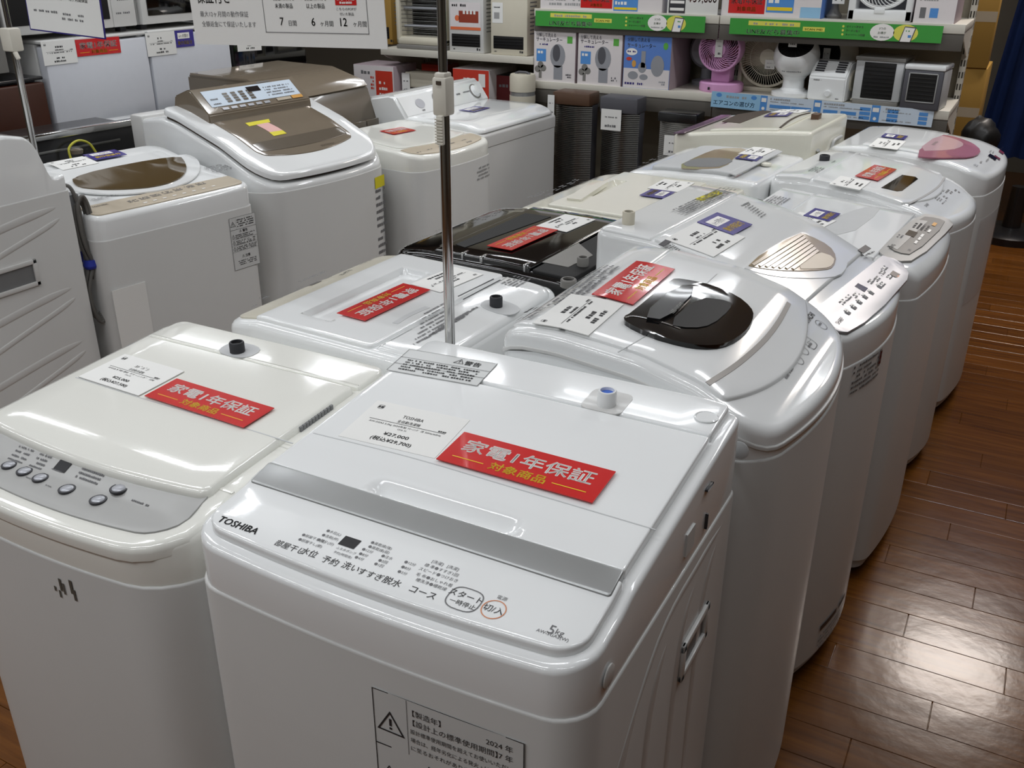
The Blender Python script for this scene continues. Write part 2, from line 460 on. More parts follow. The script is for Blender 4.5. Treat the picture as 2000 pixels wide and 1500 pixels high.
        bm.faces.new((T[0][0], T[0][1], T[0][3], T[0][2])); bm.faces.new((T[-1][0], T[-1][2], T[-1][3], T[-1][1]))
        bmesh.ops.recalc_face_normals(bm, faces=bm.faces[:])
        return mk(name, bm, m, s.root)
    def lathe(s, name, u, v, pr, m, off=0, parent=None, n=20):
        q = s.loc(u, v, off); bm = bmesh.new(); lathe(bm, pr, n)
        return mk(name, bm, m, parent or s.root, loc=(q.x, q.y, s.zt(q.x, q.y) + off - .001))
    def rect(s, tl, tr, bl, base=None):
        """reading frame on the top surface through three picture corners"""
        A, B, D = s.loc(*tl), s.loc(*tr), s.loc(*bl)
        ex = (B - A).normalized(); ey = Vector((-ex.y, ex.x)); h = (A - D).dot(ey); w = (B - A).length
        O = A - ey * h; base = s.lidoff if base is None else base
        def fn(x, y, off):
            p = O + ex * x + ey * y
            return Vector((p.x, p.y, s.zt(p.x, p.y) + base + off))
        return Rect(w, h, fn)
    def quadrect(s, TL, TR, BR, BL, base=None):
        A, B, Cc, D = [s.loc(*p) for p in (TL, TR, BR, BL)]
        ex = ((B - A) + (Cc - D)).normalized(); ey = Vector((-ex.y, ex.x))
        w = ((B - A).length + (Cc - D).length) / 2; h = ((A - D).dot(ey) + (B - Cc).dot(ey)) / 2
        c = (A + B + Cc + D) / 4; O = c - ex * w / 2 - ey * h / 2; base = s.lidoff if base is None else base
        def fn(x, y, off):
            p = O + ex * x + ey * y
            return Vector((p.x, p.y, s.zt(p.x, p.y) + base + off))
        return Rect(w, h, fn)
    def local_frame(s, off):
        return lambda x, y: Vector((x, y, s.zt(x, y) + off))
    def pen(s, off=.0086): return Pen(s, off)
    def front(s, z, off=.001):
        """frame on the front face: x = local x, y = height above z"""
        def fr(x, y):
            yy = -s.D / 2 - s.parms[2] * (1 - (2 * x / s.W) ** 2)
            return Vector((x, yy - off, z + y))
        return fr
    def world(s): return Matrix.Translation(s.c) @ s.m3
class Pen:
    """collects print on a machine's top: writing at picture points, upright for someone at the machine's front"""
    def __init__(s, W, off): s.W, s.off, s.bm = W, off, bmesh.new()
    def f(s, u, v):
        q = s.W.loc(u, v); return lambda x, y: Vector((q.x + x, q.y + y, s.W.zt(q.x + x, q.y + y) + s.off))
    def t(s, body, u, v, size, mi=0, bold=0, al='C'): write(s.bm, s.f(u, v), body, 0, -size * .35, size, al, bold, mi)
    def g(s, u, v, w, h, rows=1, mi=1, gap=1.7):
        fr = s.f(u, v)
        for r in range(rows): dashes(s.bm, fr, -w / 2, -r * h * gap, w, h, mi)
    def q(s, u, v, w, h, mi=0): quad(s.bm, s.f(u, v), -w / 2, -h / 2, w / 2, h / 2, mi)
    def ring(s, u, v, rx, ry, t, mi=0, e=2.0): ring_print(s.bm, s.f(u, v), 0, 0, rx, ry, t, mi, e=e)
    def done(s, name='lettering', mats=('ink', 'ink_grey', 'white_print', 'orange_ring')): return mk(name, s.bm, list(mats), s.W.root, smooth=0)
# ------------------------------------------------------------------ cards
def card(name, label, cat, group, R, m, prints, xf=None, thick=.0012, nx=6, ny=4, base=.0008, curl=0):
    """a card lying in frame R; prints(bm, fr) writes on it"""
    xf = xf or Matrix.Identity(4)
    org = xf @ R.fn(R.w / 2, R.h / 2, 0)
    def G(x, y, off):
        c = curl * (abs(y / R.h - .5) * 2) ** 2 if curl else 0
        return xf @ R.fn(x, y, off + c) - org
    bm = bmesh.new()
    T = [[bm.verts.new(G(R.w * i / nx, R.h * j / ny, base + thick)) for i in range(nx + 1)] for j in range(ny + 1)]
    B = [[bm.verts.new(G(R.w * i / nx, R.h * j / ny, base)) for i in range(nx + 1)] for j in range(ny + 1)]
    for j in range(ny):
        for i in range(nx):
            bm.faces.new((T[j][i], T[j][i + 1], T[j + 1][i + 1], T[j + 1][i])); bm.faces.new((B[j][i], B[j + 1][i], B[j + 1][i + 1], B[j][i + 1]))
    def wall(a, b, c, d): bm.faces.new((a, b, c, d))
    for i in range(nx):
        wall(B[0][i], B[0][i + 1], T[0][i + 1], T[0][i]); wall(T[ny][i], T[ny][i + 1], B[ny][i + 1], B[ny][i])
    for j in range(ny):
        wall(T[j][0], T[j + 1][0], B[j + 1][0], B[j][0]); wall(B[j][nx], B[j + 1][nx], T[j + 1][nx], T[j][nx])
    o = mk(name, bm, m, None, smooth=35, loc=org); tag(o, label, cat, group)
    bm = bmesh.new(); mats = prints(bm, lambda x, y: G(x, y, base + thick + .0004), R.w, R.h)
    mk('lettering', bm, mats, o, smooth=0)
    return o
def red_print(bm, fr, w, h, fine=True):
    write(bm, fr, '家電1年保証', w * .5, h * .46, h * .42, 'C', .018, 0, fit=w * .84)
    write(bm, fr, '対象商品', w * .5, h * .13, h * .25, 'C', .014, 1, fit=w * .36)
    for a, b in ((.07, .28), (.72, .93)): quad(bm, fr, w * a, h * .2, w * b, h * .22, 1)
    return ['white_print', 'yellow_print']
def blue_printing(bm, fr, w, h):
    n = 5
    for i in range(n): quad(bm, fr, w * (.13 + .64 * i / n), h * .5, w * (.13 + .64 * (i + 1) / n), h * .85, 0)
    write(bm, fr, '6ヶ月間の', w * .45, h * .58, h * .22, 'C', .012, 1, fit=w * .5)
    write(bm, fr, '動作保証付', w * .5, h * .16, h * .25, 'C', .012, 2, fit=w * .76)
    return ['white_print', 'navy', 'yellow_print']
def price(maker='', price_='', tax='', kind='全自動洗濯機', spec=''):
    def f(bm, fr, w, h):
        ring_print(bm, fr, w * .1, h * .86, w * .032, h * .05, w * .004, 0, 12, 4); dashes(bm, fr, w * .075, h * .835, w * .05, h * .05, 0, 1)
        if maker: write(bm, fr, maker, w * .5, h * .7, h * .1, 'C', 0, 0, fit=w * .22)
        else: dashes(bm, fr, w * .39, h * .7, w * .22, h * .085, 0)
        if kind: write(bm, fr, kind, w * .5, h * .585, h * .075, 'C', 0, 0, fit=w * .24)
        else: dashes(bm, fr, w * .38, h * .59, w * .24, h * .05, 0)
        quad(bm, fr, w * .1, h * .548, w * .9, h * .556, 0, 4); dashes(bm, fr, w * .82, h * .57, w * .08, h * .035, 0)
        if spec: write(bm, fr, spec, w * .5, h * .475, h * .05, 'C', 0, 0, fit=w * .76); write(bm, fr, 'OHz 5S', w * .5, h * .41, h * .045, 'C', 0, 0)
        else: dashes(bm, fr, w * .14, h * .48, w * .72, h * .045, 0)
        if price_: write(bm, fr, price_, w * .5, h * .24, h * .1, 'C', .01, 0, fit=w * .26); write(bm, fr, tax, w * .5, h * .1, h * .1, 'C', .01, 0, fit=w * .42)
        else: dashes(bm, fr, w * .38, h * .24, w * .24, h * .08, 0); dashes(bm, fr, w * .3, h * .1, w * .4, h * .08, 0)
        return ['ink']
    return f
G_RED, G_BLUE, G_PRICE = 'red one-year warranty cards', 'blue six-month warranty cards', 'white price cards'
def red_card(M, quadpx, label, **k): return card('warranty_card', label, 'warranty card', G_RED, M.quadrect(*quadpx), 'red_print', red_print, M.world(), base=.003, **k)
def blue_card(M, quadpx, label, **k): return card('warranty_card', label, 'warranty card', G_BLUE, M.quadrect(*quadpx), 'blue_print', blue_printing, M.world(), base=.003, **k)
def white_card(M, quadpx, label, pr=None, **k): return card('price_card', label, 'price card', G_PRICE, M.quadrect(*quadpx), 'paper', pr or price(kind=''), M.world(), base=.001, **k)
# ================================================================== SETTING
def struct(o): o['kind'] = 'structure'; return o
fl = struct(mk('floor', box(-7, 4.2, -3.2, 8.2, -.08, -.004), 'wood_floor', smooth=0))
pb = bmesh.new(); bx(pb, -.3, .3, -.05, .05, -.006, 0, .0012); pm = bpy.data.meshes.new('floor_plank'); pb.to_mesh(pm); pb.free(); pm.materials.append(MATS['wood_floor'])
nplank = 0
def planks(x0, x1, y0, y1):
    global nplank
    j0, j1 = int(math.floor(y0 / .1)), int(math.ceil(y1 / .1))
    for j in range(j0, j1):
        off = (j * .37) % .6
        x = math.floor((x0 - off) / .6) * .6 + off
        while x < x1:
            if nplank < 290:
                o = bpy.data.objects.new('floor_plank', pm); C.objects.link(o); o.parent = fl; o.location = (x + .3, j * .1 + .05, 0); o.scale = (.9985, .992, 1); nplank += 1
            x += .6
planks(-.3, .75, .85, 6.1)
planks(-1.75, -1.3, .3, 1.2)
struct(mk('wall_back', box(-7, 4.2, 8.0, 8.2, -.08, CEIL + .1), 'wall_beige', smooth=0))
struct(mk('wall_left', box(-7.2, -7, -3.2, 8.2, -.08, CEIL + .1), 'wall_beige', smooth=0))
struct(mk('wall_right', box(4.2, 4.4, -3.2, 8.2, -.08, CEIL + .1), 'wall_beige', smooth=0))
struct(mk('wall_front', box(-7.2, 4.4, -3.4, -3.2, -.08, CEIL + .1), 'wall_beige', smooth=0))
struct(mk('ceiling', box(-7.2, 4.4, -3.4, 8.2, CEIL, CEIL + .1), 'ceiling_white', smooth=0))
for i, (x, y, k) in enumerate(LIGHTS):
    t = thing('ceiling_light', 'twin tube fluorescent ceiling light above the sales floor', 'ceiling light', (x, y, CEIL), 0, 'ceiling lights')
    bm = bmesh.new(); bx(bm, -.62, .62, -.11, .11, -.05, 0, .006); mk('housing', bm, 'fixture', t)
    for sy in (-.06, .06):
        tube_lamp(0, sy, t, k)
        bm = bmesh.new(); lathe(bm, [(.013, -.58), (.013, .58)], 10, Matrix.Translation((0, sy, -.062)) @ Matrix.Rotation(PI / 2, 4, 'Y'), cap=True); mk('tube', bm, 'fixture', t)
t = thing('ceiling_panel_light', 'square warm ceiling panel light over the right aisle behind the rack', 'ceiling light', (.22, 5.75, CEIL), 0)
bm = bmesh.new(); bx(bm, -.34, .34, -.34, .34, -.04, 0, .006); mk('housing', bm, 'fixture', t)
ld = bpy.data.lights.new('panel_light', 'AREA'); ld.shape = 'RECTANGLE'; ld.size = .62; ld.size_y = .62; ld.energy = 40; ld.color = (1, .9, .82)
o = bpy.data.objects.new('panel_light', ld); C.objects.link(o); o.location = (0, 0, -.045); o.parent = t
# ================================================================== WASHING MACHINES
G_END, G_LC, G_RC, G_LR = 'washing machines at the near end of the island', 'washing machines on the left side of the island', 'washing machines on the right side of the island', 'washing machines along the left aisle'
def warning_sheet(bm, fr, w, h, big=False):
    """safety notice: frame, triangles, headline and small print"""
    t = w * .006
    for a in ((0, 0, w, t), (0, h - t, w, h), (0, 0, t, h), (w - t, 0, w, h)): quad(bm, fr, *a, 0)
    tri_sign(bm, fr, w * .12, h * .87, w * .17, 0)
    quad(bm, fr, w * .24, h * .77, w * .243, h, 0); quad(bm, fr, 0, h * .765, w, h * .77, 0)
    if big:
        write(bm, fr, '【製造年】', w * .28, h * .945, w * .052, 'L', 0, 0); write(bm, fr, '2024 年', w * .93, h * .945, w * .052, 'R', 0, 0)
        write(bm, fr, '【設計上の標準使用期間】', w * .28, h * .905, w * .052, 'L', 0, 0); write(bm, fr, '7 年', w * .93, h * .905, w * .052, 'R', 0, 0)
        write(bm, fr, '設計標準使用期間を超えてお使いいただいた', w * .26, h * .868, w * .04, 'L', 0, 0, fit=w * .7)
        write(bm, fr, '場合は、経年劣化による発火・けが等の事故', w * .26, h * .832, w * .04, 'L', 0, 0, fit=w * .7)
        write(bm, fr, 'に至るおそれがあります。', w * .26, h * .796, w * .04, 'L', 0, 0)
    else:
        for k in range(4): dashes(bm, fr, w * .28, h * (.93 - .04 * k), w * .64, h * .022, 0)
    tri_sign(bm, fr, w * .38, h * .725, w * .085, 0); write(bm, fr, '警告', w * .46, h * .7, w * .1, 'L', .012, 0)
    y = .63
    for k in range(3):
        tri_sign(bm, fr, w * .09, h * (y + .02), w * .1, 0); dashes(bm, fr, w * .04, h * (y - .03), w * .1, h * .012, 0)
        for r in range(3): dashes(bm, fr, w * .17, h * (y + .022 - r * .03), w * random.uniform(.55, .78), h * .018, 0)
        quad(bm, fr, 0, h * (y - .053), w, h * (y - .05), 0); y -= .115
    tri_sign(bm, fr, w * .38, h * .24, w * .085, 0); write(bm, fr, '注意', w * .46, h * .215, w * .1, 'L', .012, 0)
    for k in range(3): dashes(bm, fr, w * .17, h * (.15 - k * .035), w * .72, h * .018, 0)
def front_sheet(M, x, ztop, w, h, big=False):
    f = M.front(ztop - h, .0012); bm = bmesh.new(); fr = lambda a, b: f(x + a, b)
    n = 8; vs = [[bm.verts.new(fr(w * i / n, h * j)) for i in range(n + 1)] for j in (0, 1)]
    for i in range(n): bm.faces.new((vs[0][i], vs[0][i + 1], vs[1][i + 1], vs[1][i]))
    o = mk('caution_label', bm, 'sticker', M.root)
    f2 = M.front(ztop - h, .0018); bm = bmesh.new(); warning_sheet(bm, lambda a, b: f2(x + a, b), w, h, big); mk('lettering', bm, 'ink', o, smooth=0)
    return o
def side_box(M, name, m, y0, y1, z0, z1, depth=.004, side=1, bev=.003):
    bm = bmesh.new(); X = side * M.W / 2; bx(bm, min(X, X + side * depth) , max(X, X + side * depth), y0, y1, z0, z1, bev); return mk(name, bm, m, M.root)
def rib(M, pts, r, side=1, m='white_body'):
    """pressed rib on a side wall: a low rounded ridge through (y, z) points"""
    bm = bmesh.new(); X = side * M.W / 2; q = spline([(0, a, b) for a, b in pts], 6); n = len(q); rows = []
    for i, p in enumerate(q):
        d = (q[min(i + 1, n - 1)] - q[max(i - 1, 0)]).normalized(); nr = Vector((0, -d.z, d.y)); k = max(.05, min(1, 4 * min(i, n - 1 - i) / n)) ** .5
        rows.append([bm.verts.new((X + side * .0022 * k * math.sin(PI * a / 6) - side * .0005, p.y + nr.y * r * k * math.cos(PI * a / 6), p.z + nr.z * r * k * math.cos(PI * a / 6))) for a in range(7)])
    for a, b in zip(rows, rows[1:]):
        for k in range(6): bm.faces.new((a[k], a[k + 1], b[k + 1], b[k]))
    bmesh.ops.recalc_face_normals(bm, faces=bm.faces[:]); return mk('pressed_rib', bm, m, M.root)
def grip(M, y0, y1, z0, z1, side=1):
    """recessed carrying handle with its raised frame"""
    X = side * M.W / 2; bm = bmesh.new(); t = .012
    for a in ((y0, y1, z1 - t, z1), (y0, y1, z0, z0 + t), (y0, y0 + t, z0, z1), (y1 - t, y1, z0, z1)): bx(bm, min(X, X + side * .012), max(X, X + side * .006), *a, .002)
    o = mk('carry_handle', bm, 'white_body', M.root)
    bm = bmesh.new(); bx(bm, min(X - side * .001, X + side * .001), max(X - side * .001, X + side * .001), y0 + .01, y1 - .01, z0 + .01, z1 - .01); mk('recess_shade', bm, 'shade_grey', o)  # flat plate, no hollow: shade of the recess is painted grey
def inlet(M, u, v, m='rubber', r=.013, h=.02, cap=None, off=.004):
    o = M.lathe('water_inlet', u, v, [(r, 0), (r, h), (r * .9, h + .002), (r * .72, h + .002), (r * .7, h - .004)], m, off)
    bm = bmesh.new(); lathe(bm, [(r * .68, 0), (r * .68, .001)], 16, Matrix.Translation((0, 0, h - .003))); mk('inlet_plug', bm, cap or 'black_matte', o)
    return o

# ---------------------------------------------------------------- A: white machine at the near right end
A = Washer('white top-load washing machine with silver lid trim and 5kg panel, nearest the camera', (-.53, .9175), 0, .525, .525, .847,
           [(0, .905), (.012, .912), (.1, .922), (.12, .93), (.43, .958), (.52, .964)], G_END, rf=.045, rr=.02, bow=.012, dense=True, bev=.007)
a_dip = A.dip([(742, 968), (1000, 1052), (985, 1062), (720, 975)], .014, .012)
A.dips[-1] = (-.10, .115, -.5 * .525 + .135, -.5 * .525 + .17, .016, .02)
A.cover()
A.part('control_panel', .017, .125, .247, 'white_lid', off=.011, thick=.016, rf=.032, rr=.004, bow=.01, bev=.0035)
A.part('lid_trim', .1, .138, .243, 'silver_trim', off=.0135, thick=.012, rf=.004, rr=.004, bev=.002)
A.part('lid', .1375, .425, .243, 'white_lid', off=.0125, thick=.012, rf=.004, rr=.004, bev=.003, dips=True)
A.part('rear_deck', .43, .522, .243, 'white_lid', off=.0125, thick=.014, rf=.004, rr=.018, bev=.004)
A.lidoff = .0125
A.strip('fold_line', [(612, 846), (800, 893), (1000, 952), (1281, 1035)], .0016, 'light_grey', off=.0129, thick=.001)
q = A.loc(1185, 785); A.lplate('inlet_recess', [(q.x - .03, q.y - .028), (q.x, q.y - .028), (q.x + .03, q.y - .028), (q.x + .03, q.y), (q.x + .03, q.y + .032), (q.x, q.y + .032), (q.x - .03, q.y + .032), (q.x - .03, q.y)], 'white_body', .0132, .002, 2)
inlet(A, 1185, 789, 'white_lid', .0135, .02, 'blue_cap', off=.0132)
A.lathe('transport_cap', 1380, 815, [(.0165, 0), (.0165, .002), (.0145, .003), (.0135, .002), (0.001, .002)], 'white_lid', .0128)
R = A.rect((874, 694), (972, 712), (808, 735)); bm = bmesh.new(); fr = R.fr(.0015)
R2 = A.rect((800, 683), (972, 712), (790, 730))
bm = bmesh.new(); quad(bm, R2.fr(.0008), 0, 0, R2.w, R2.h, 0, 4); lab = mk('caution_label', bm, 'sticker', A.root)
bm = bmesh.new(); fr = R2.fr(.0014); w, h = R2.w, R2.h
for a in ((0, 0, w, .0006), (0, h - .0006, w, h), (0, 0, .0006, h), (w - .0006, 0, w, h), (0, h * .62, w, h * .63), (0, h * .33, w, h * .34)): quad(bm, fr, *a, 0)
tri_sign(bm, fr, w * .62, h * .82, h * .2); write(bm, fr, '警告', w * .68, h * .74, h * .19, 'L', .01)
for k in range(5): dashes(bm, fr, w * .1, h * (.52 - .1 * k), w * .8, h * .05)
mk('lettering', bm, 'ink', lab, smooth=0)
# print on the control panel
A.lidoff = .011
p = A.pen(.0116)
p.t('TOSHIBA', 466, 1026, .0145, 0, .02)
p.t('部屋干し', 566, 1069, .0105); p.t('水位', 604, 1080, .0115); p.t('予約', 645, 1096, .0115); p.t('洗い', 685, 1108, .0115); p.t('すすぎ', 724, 1123, .011); p.t('脱水', 766, 1137, .0115); p.t('コース', 826, 1158, .0115)
for u, v, t_ in ((652, 1041, '水位(L)'), (645, 1050, '洗剤(杯)'), (636, 1059, '残り(分)'), (613, 1052, '部屋干し(風)'), (606, 1061, '部屋干し(節)'), (745, 1066, '風乾燥(強)'), (740, 1074, '風乾燥(弱)'), (718, 1076, '12分'), (710, 1084, '8分'), (702, 1091, '4分'), (756, 1089, '注水'), (748, 1097, '2回'), (740, 1104, '1回'),
                  (801, 1101, '12分'), (793, 1110, '8分'), (786, 1119, '3分')):
    p.t('●' + t_, u, v, .0052, 1)
p.t('予約(時間後)', 669, 1084, .0045, 1); p.t('ふろ水ポンプ', 676, 1076, .0045, 1)
for u, v, t_ in ((870, 1105, '[洗濯]   [洗濯]'), (862, 1114, '標 準●すすぎ1回'), (856, 1123, 'スピード●つけおき'), (848, 1133, '毛 布●おしゃれ着'), (842, 1142, '槽洗浄●槽乾燥')): p.t(t_, u, v, .0056, 1)
p.q(683, 1060, .022, .0155, 0)
p.ring(907, 1171, .0195, .0165, .0012, 1, e=3); p.t('スタート', 910, 1165, .0105); p.t('一時停止', 903, 1180, .0078)
p.ring(964, 1191, .0135, .0135, .0011, 3); p.t('切/入', 964, 1191, .0105); p.t('電源', 981, 1169, .006, 1)
p.t('5', 1078, 1230, .017, 1); p.t('kg', 1094, 1236, .0105, 1); p.t('AW-5GA2(W)', 1079, 1241, .0058, 1)
p.done()
# right-hand side: seam step, cap, slot, sticker, pressed ribs and handle
bm = bmesh.new(); lathe(bm, [(.0135, 0), (.0135, .0015), (.012, .0022)], 20, Matrix.Translation((.2615, -.5 * .525 + .058, .872)) @ Matrix.Rotation(PI / 2, 4, 'Y')); mk('screw_cap', bm, 'white_body', A.root)
side_box(A, 'lid_slot', 'dark_grey', .1, .125, .925, .929, -.0015)
side_box(A, 'data_sticker', 'sticker', .035, .065, .868, .9, -.003, bev=0)
bm = bmesh.new(); fs = lambda a, b: Vector((.2598, .035 + a, .868 + b))
for k in range(5): dashes(bm, fs, .002, .026 - k * .0055, .026, .003)
mk('lettering', bm, 'ink', A.root, smooth=0)
side_box(A, 'lid_slot', 'dark_grey', .115, .118, .862, .885, -.002)
for k, (y, zt_) in enumerate(((-.16, .74), (-.06, .77), (.04, .79), (.13, .8))): rib(A, [(y + .05, zt_ + .0), (y + .02, zt_ - .03), (y, zt_ - .1), (y - .005, zt_ - .25), (y - .005, zt_ - .45)], .012)
rib(A, [(-.2, .66), (-.05, .8), (.1, .82), (.2, .82)], .006)
grip(A, .05, .16, .66, .72)
front_sheet(A, .015, .808, .185, .34, True)
white_card(A, ((739, 785), (919, 823), (848, 898), (660, 853)), 'white price card reading 27,000 yen on the nearest machine', price('TOSHIBA', '¥27,000', '(税込¥29,700)', spec='AW-5GA2 5.0kg 2024年製 ｸﾘｰﾆﾝｸﾞ 済 50Hz/60Hz'), nx=10, ny=8)
A.lidoff = .0125
red_card(A, ((908, 848), (1197, 926), (1163, 988), (851, 902)), 'red one-year warranty card with white lettering on the nearest machine', nx=10, ny=6)

# ---------------------------------------------------------------- B: grey-panel machine at the near left end
B = Washer('white washing machine with grey control panel and round buttons at the near left corner', (-1.05, .89), 0, .5, .485, .815,
           [(0, .872), (.02, .878), (.06, .884), (.075, .895), (.11, .905), (.4, .921), (.485, .925)], G_END, rf=.085, rr=.025, bow=.02, top='warm_lid', bev=.014)
B.cover()
B.part('rim', -.002, .12, .243, 'warm_lid', off=.001, thick=.02, rf=.085, rr=.004, bow=.02, bev=.01)
B.part('control_panel', .022, .12, .215, 'grey_panel', off=.0035, thick=.006, rf=.05, rr=.004, bow=.018, bev=.001)
B.part('lid', .088, .402, .218, 'warm_lid', off=.012, thick=.03, rf=.014, rr=.008, bow=.014, bev=.007)
B.part('rear_deck', .408, .482, .222, 'warm_lid', off=.008, thick=.02, rf=.004, rr=.02, bev=.005)
B.lidoff = .012
B.strip('fold_line', [(148, 737), (300, 785), (450, 828), (572, 866)], .0018, 'light_grey', off=.0124, thick=.001)
for k in range(11):
    u, v = 607 + 6.9 * k, 833 - 3.9 * k; q = B.loc(u, v)
    bm = bmesh.new(); zz = B.zt(q.x, q.y); bx(bm, .216, .2205, q.y - .0028, q.y + .0028, zz - .006, zz + .0075); mk('vent_slot', bm, 'shade_grey', B.root)
q = B.loc(468, 683); B.lplate('inlet_recess', [(q.x - .04, q.y - .02), (q.x + .03, q.y - .02), (q.x + .03, q.y + .03), (q.x - .04, q.y + .03)], 'light_grey', .0088, .002, 2)
inlet(B, 464, 686, 'rubber', .0125, .016, off=.009)
B.lidoff = .004
p = B.pen(.0045)
for u, v, r in ((18, 909, .0105), (48, 921, .011), (79, 934, .011), (131, 956, .0115), (192, 977, .0115), (233, 955, .0125)):
    o = B.lathe('button', u, v, [(r, 0), (r, .0025), (r * .96, .003), (r * .78, .003), (r * .76, .002)], 'dark_grey', .0035)
    bm = bmesh.new(); lathe(bm, [(r * .76, 0), (r * .76, .003), (r * .6, .0042), (.001, .0045)], 18); mk('button_cap', bm, 'silver_panel', o)
p.q(122, 911, .023, .015, 0)
p.g(62, 872, .02, .003); p.g(50, 878, .03, .0028, 4, gap=2.4); p.g(88, 892, .024, .003, 4, gap=2.1); p.g(138, 904, .014, .0028); p.g(180, 924, .042, .003, 3, gap=2); p.g(110, 920, .02, .002); p.g(54, 934, .012, .002); p.g(94, 950, .012, .002); p.g(272, 984, .03, .003, 1, 1)
p.done()
bm = bmesh.new(); f = B.front(.765, .0012)
for x, y, w, h in ((-.0, 0, .003, .008), (.012, .004, .004, .02), (.018, .0, .003, .018), (.032, .006, .005, .022), (.036, -.004, .004, .018), (.008, -.008, .003, .012)): quad(bm, lambda a, b: f(.03 + a, b), x, y, x + w, y + h)
mk('scuff_mark', bm, 'scuff', B.root, smooth=0)
B.lidoff = .012
white_card(B, ((250, 695), (363, 728), (268, 774), (148, 736)), 'white price card beside the red card on the grey-panel near left machine', price('ﾖﾄﾞﾊﾞｼ', '¥25,000', '(税込¥27,500)', spec='2023年製 ｸﾘｰﾆﾝｸﾞ 済'))
red_card(B, ((349, 745), (539, 802), (473, 839), (280, 776)), 'red one-year warranty card with light glare on the near left machine')
# ---------------------------------------------------------------- left column of the island (fronts turned left)
L_ = -PI / 2
# C: white and ivory machine with a recessed dark lid window
Cm = Washer('white washing machine with ivory control strip and recessed lid, behind the grey-panel machine', (-1.0275, 1.4475), L_ - math.radians(2), .485, .475, .83,
            [(0, .893), (.03, .905), (.09, .915), (.28, .912), (.41, .91), (.475, .902)], G_LC, rf=.05, rr=.03, bow=.006, top='white_lid', bev=.016, dense=True, lidoff=.007)
Cm.dip([(580, 611), (786, 524), (844, 532), (640, 626)], .028, .012)
Cm.cover()
Cm.part('control_panel', .022, .1, .222, 'beige_panel', off=.003, thick=.005, rf=.03, rr=.003, bev=.001)
Cm.part('lid', .082, .348, .225, 'white_lid', off=.007, thick=.012, rf=.006, rr=.01, dips=True, bev=.004)
Cm.part('rear_deck', .353, .47, .222, 'white_lid', off=.007, thick=.02, rf=.008, rr=.035, bev=.012)
x0, x1, y0, y1, dd, so = Cm.dips[0]
Cm.lplate('lid_window', [(x0 + .012, y0 + .045), (x1 - .012, y0 + .045), (x1 - .012, y1 - .012), (x0 + .012, y1 - .012)], 'black_gloss', -.02, .002)
Cm.strip('grip_slots', [(772, 632), (800, 615), (835, 600)], .012, 'light_grey', off=.0076, thick=.001)
for a, b in (((895, 579), (964, 545)), ((905, 585), (977, 547))): Cm.strip('vent_slot', [a, b], .0022, 'dark_grey', off=.0078, thick=.001)
q = Cm.loc(966, 596); Cm.lplate('inlet_recess', [(q.x - .03, q.y - .025), (q.x + .03, q.y - .025), (q.x + .03, q.y + .05), (q.x - .03, q.y + .05)], 'light_grey', .0078, .002, 2)
inlet(Cm, 969, 597, 'rubber', .0125, .018, off=.008)
Cm.lidoff = .003
p = Cm.pen(.0038)
p.q(614, 554, .032, .015, 3); p.g(495, 597, .016, .005); p.ring(516, 580, .011, .008, .0009, 1); p.ring(539, 585, .015, .011, .0009, 1); p.g(516, 580, .014, .004); p.g(538, 585, .016, .004)
for u, v in ((578, 568), (586, 563), (566, 573), (592, 548), (604, 542), (616, 538), (630, 532), (640, 543), (650, 538), (665, 530), (672, 535), (680, 530)): p.g(u, v, .022, .003, 2)
p.t('HITACHI', 715, 512, .011, 1)
p.done(mats=('ink', 'ink_grey', 'white_print', 'display'))
Cm.lidoff = .007
p = Cm.pen(.0082)
for k in range(7): p.g(838 + k * 3, 655 - k * 9.5, .1, .0045, 1, 1)
for k in range(6): p.g(868 + k * 5, 640 - k * 4, .13, .004, 1, 1)
p.g(1020, 553, .06, .005, 5); p.g(925, 603, .03, .005, 1); p.g(822, 682, .025, .004)
p.done(mats=('ink', 'ink_grey'))
red_card(Cm, ((840, 568), (716, 630), (655, 615), (788, 558)), 'red warranty card upside down on the white machine with ivory control strip', nx=10)
white_card(Cm, ((945, 536), (862, 573), (800, 556), (885, 524)), 'white price card beside the pole on the ivory-strip machine', price(kind=''))

# D: black machine
Dm = Washer('glossy black washing machine in the middle of the left island side', (-1.01, 1.975), L_ - math.radians(3), .475, .485, .84,
            [(0, .885), (.02, .895), (.1, .904), (.3, .906), (.485, .9)], G_LC, rf=.05, rr=.02, bow=.006, body='black_side', top='black_gloss', bev=.014, lidoff=.01)
Dm.cover()
Dm.part('control_panel', .02, .14, .222, 'black_gloss', off=.003, thick=.005, rf=.035, rr=.003, bev=.001)
Dm.part('lid', .125, .375, .224, 'black_gloss', off=.01, thick=.014, rf=.006, rr=.006, bev=.005)
Dm.part('rear_deck', .38, .478, .222, 'black_matte', off=.006, thick=.02, rf=.004, rr=.02, bev=.003)
Dm.plate('lid_window', [(890, 478), (908, 484), (1076, 424), (1026, 417)], 'black_matte', .0112, .002)
Dm.plate('instruction_label', [(1054, 508), (1110, 519), (1158, 496), (1129, 471)], 'mid_grey', .0072, .002)
bm = bmesh.new()
for k, (y, r) in enumerate(((-.24 + .155, .004), (-.24 + .2, .003), (-.24 + .25, .004), (-.24 + .36, .003))): bx(bm, .2, .226, y - r, y + r, .9, .9185, .002)
mk('lid_trim', bm, 'chrome', Dm.root)
inlet(Dm, 1138, 520, 'mid_grey', .013, .02, off=.004)
Dm.lidoff = .003; p = Dm.pen(.004)
for u, v in ((800, 478), (815, 470), (830, 466), (850, 456), (905, 441), (925, 434), (945, 428), (965, 420)): p.ring(u, v, .007, .005, .0012, 1); p.g(u + 8, v - 6, .025, .004, 2, 1)
p.done(mats=('ink', 'mid_grey'))
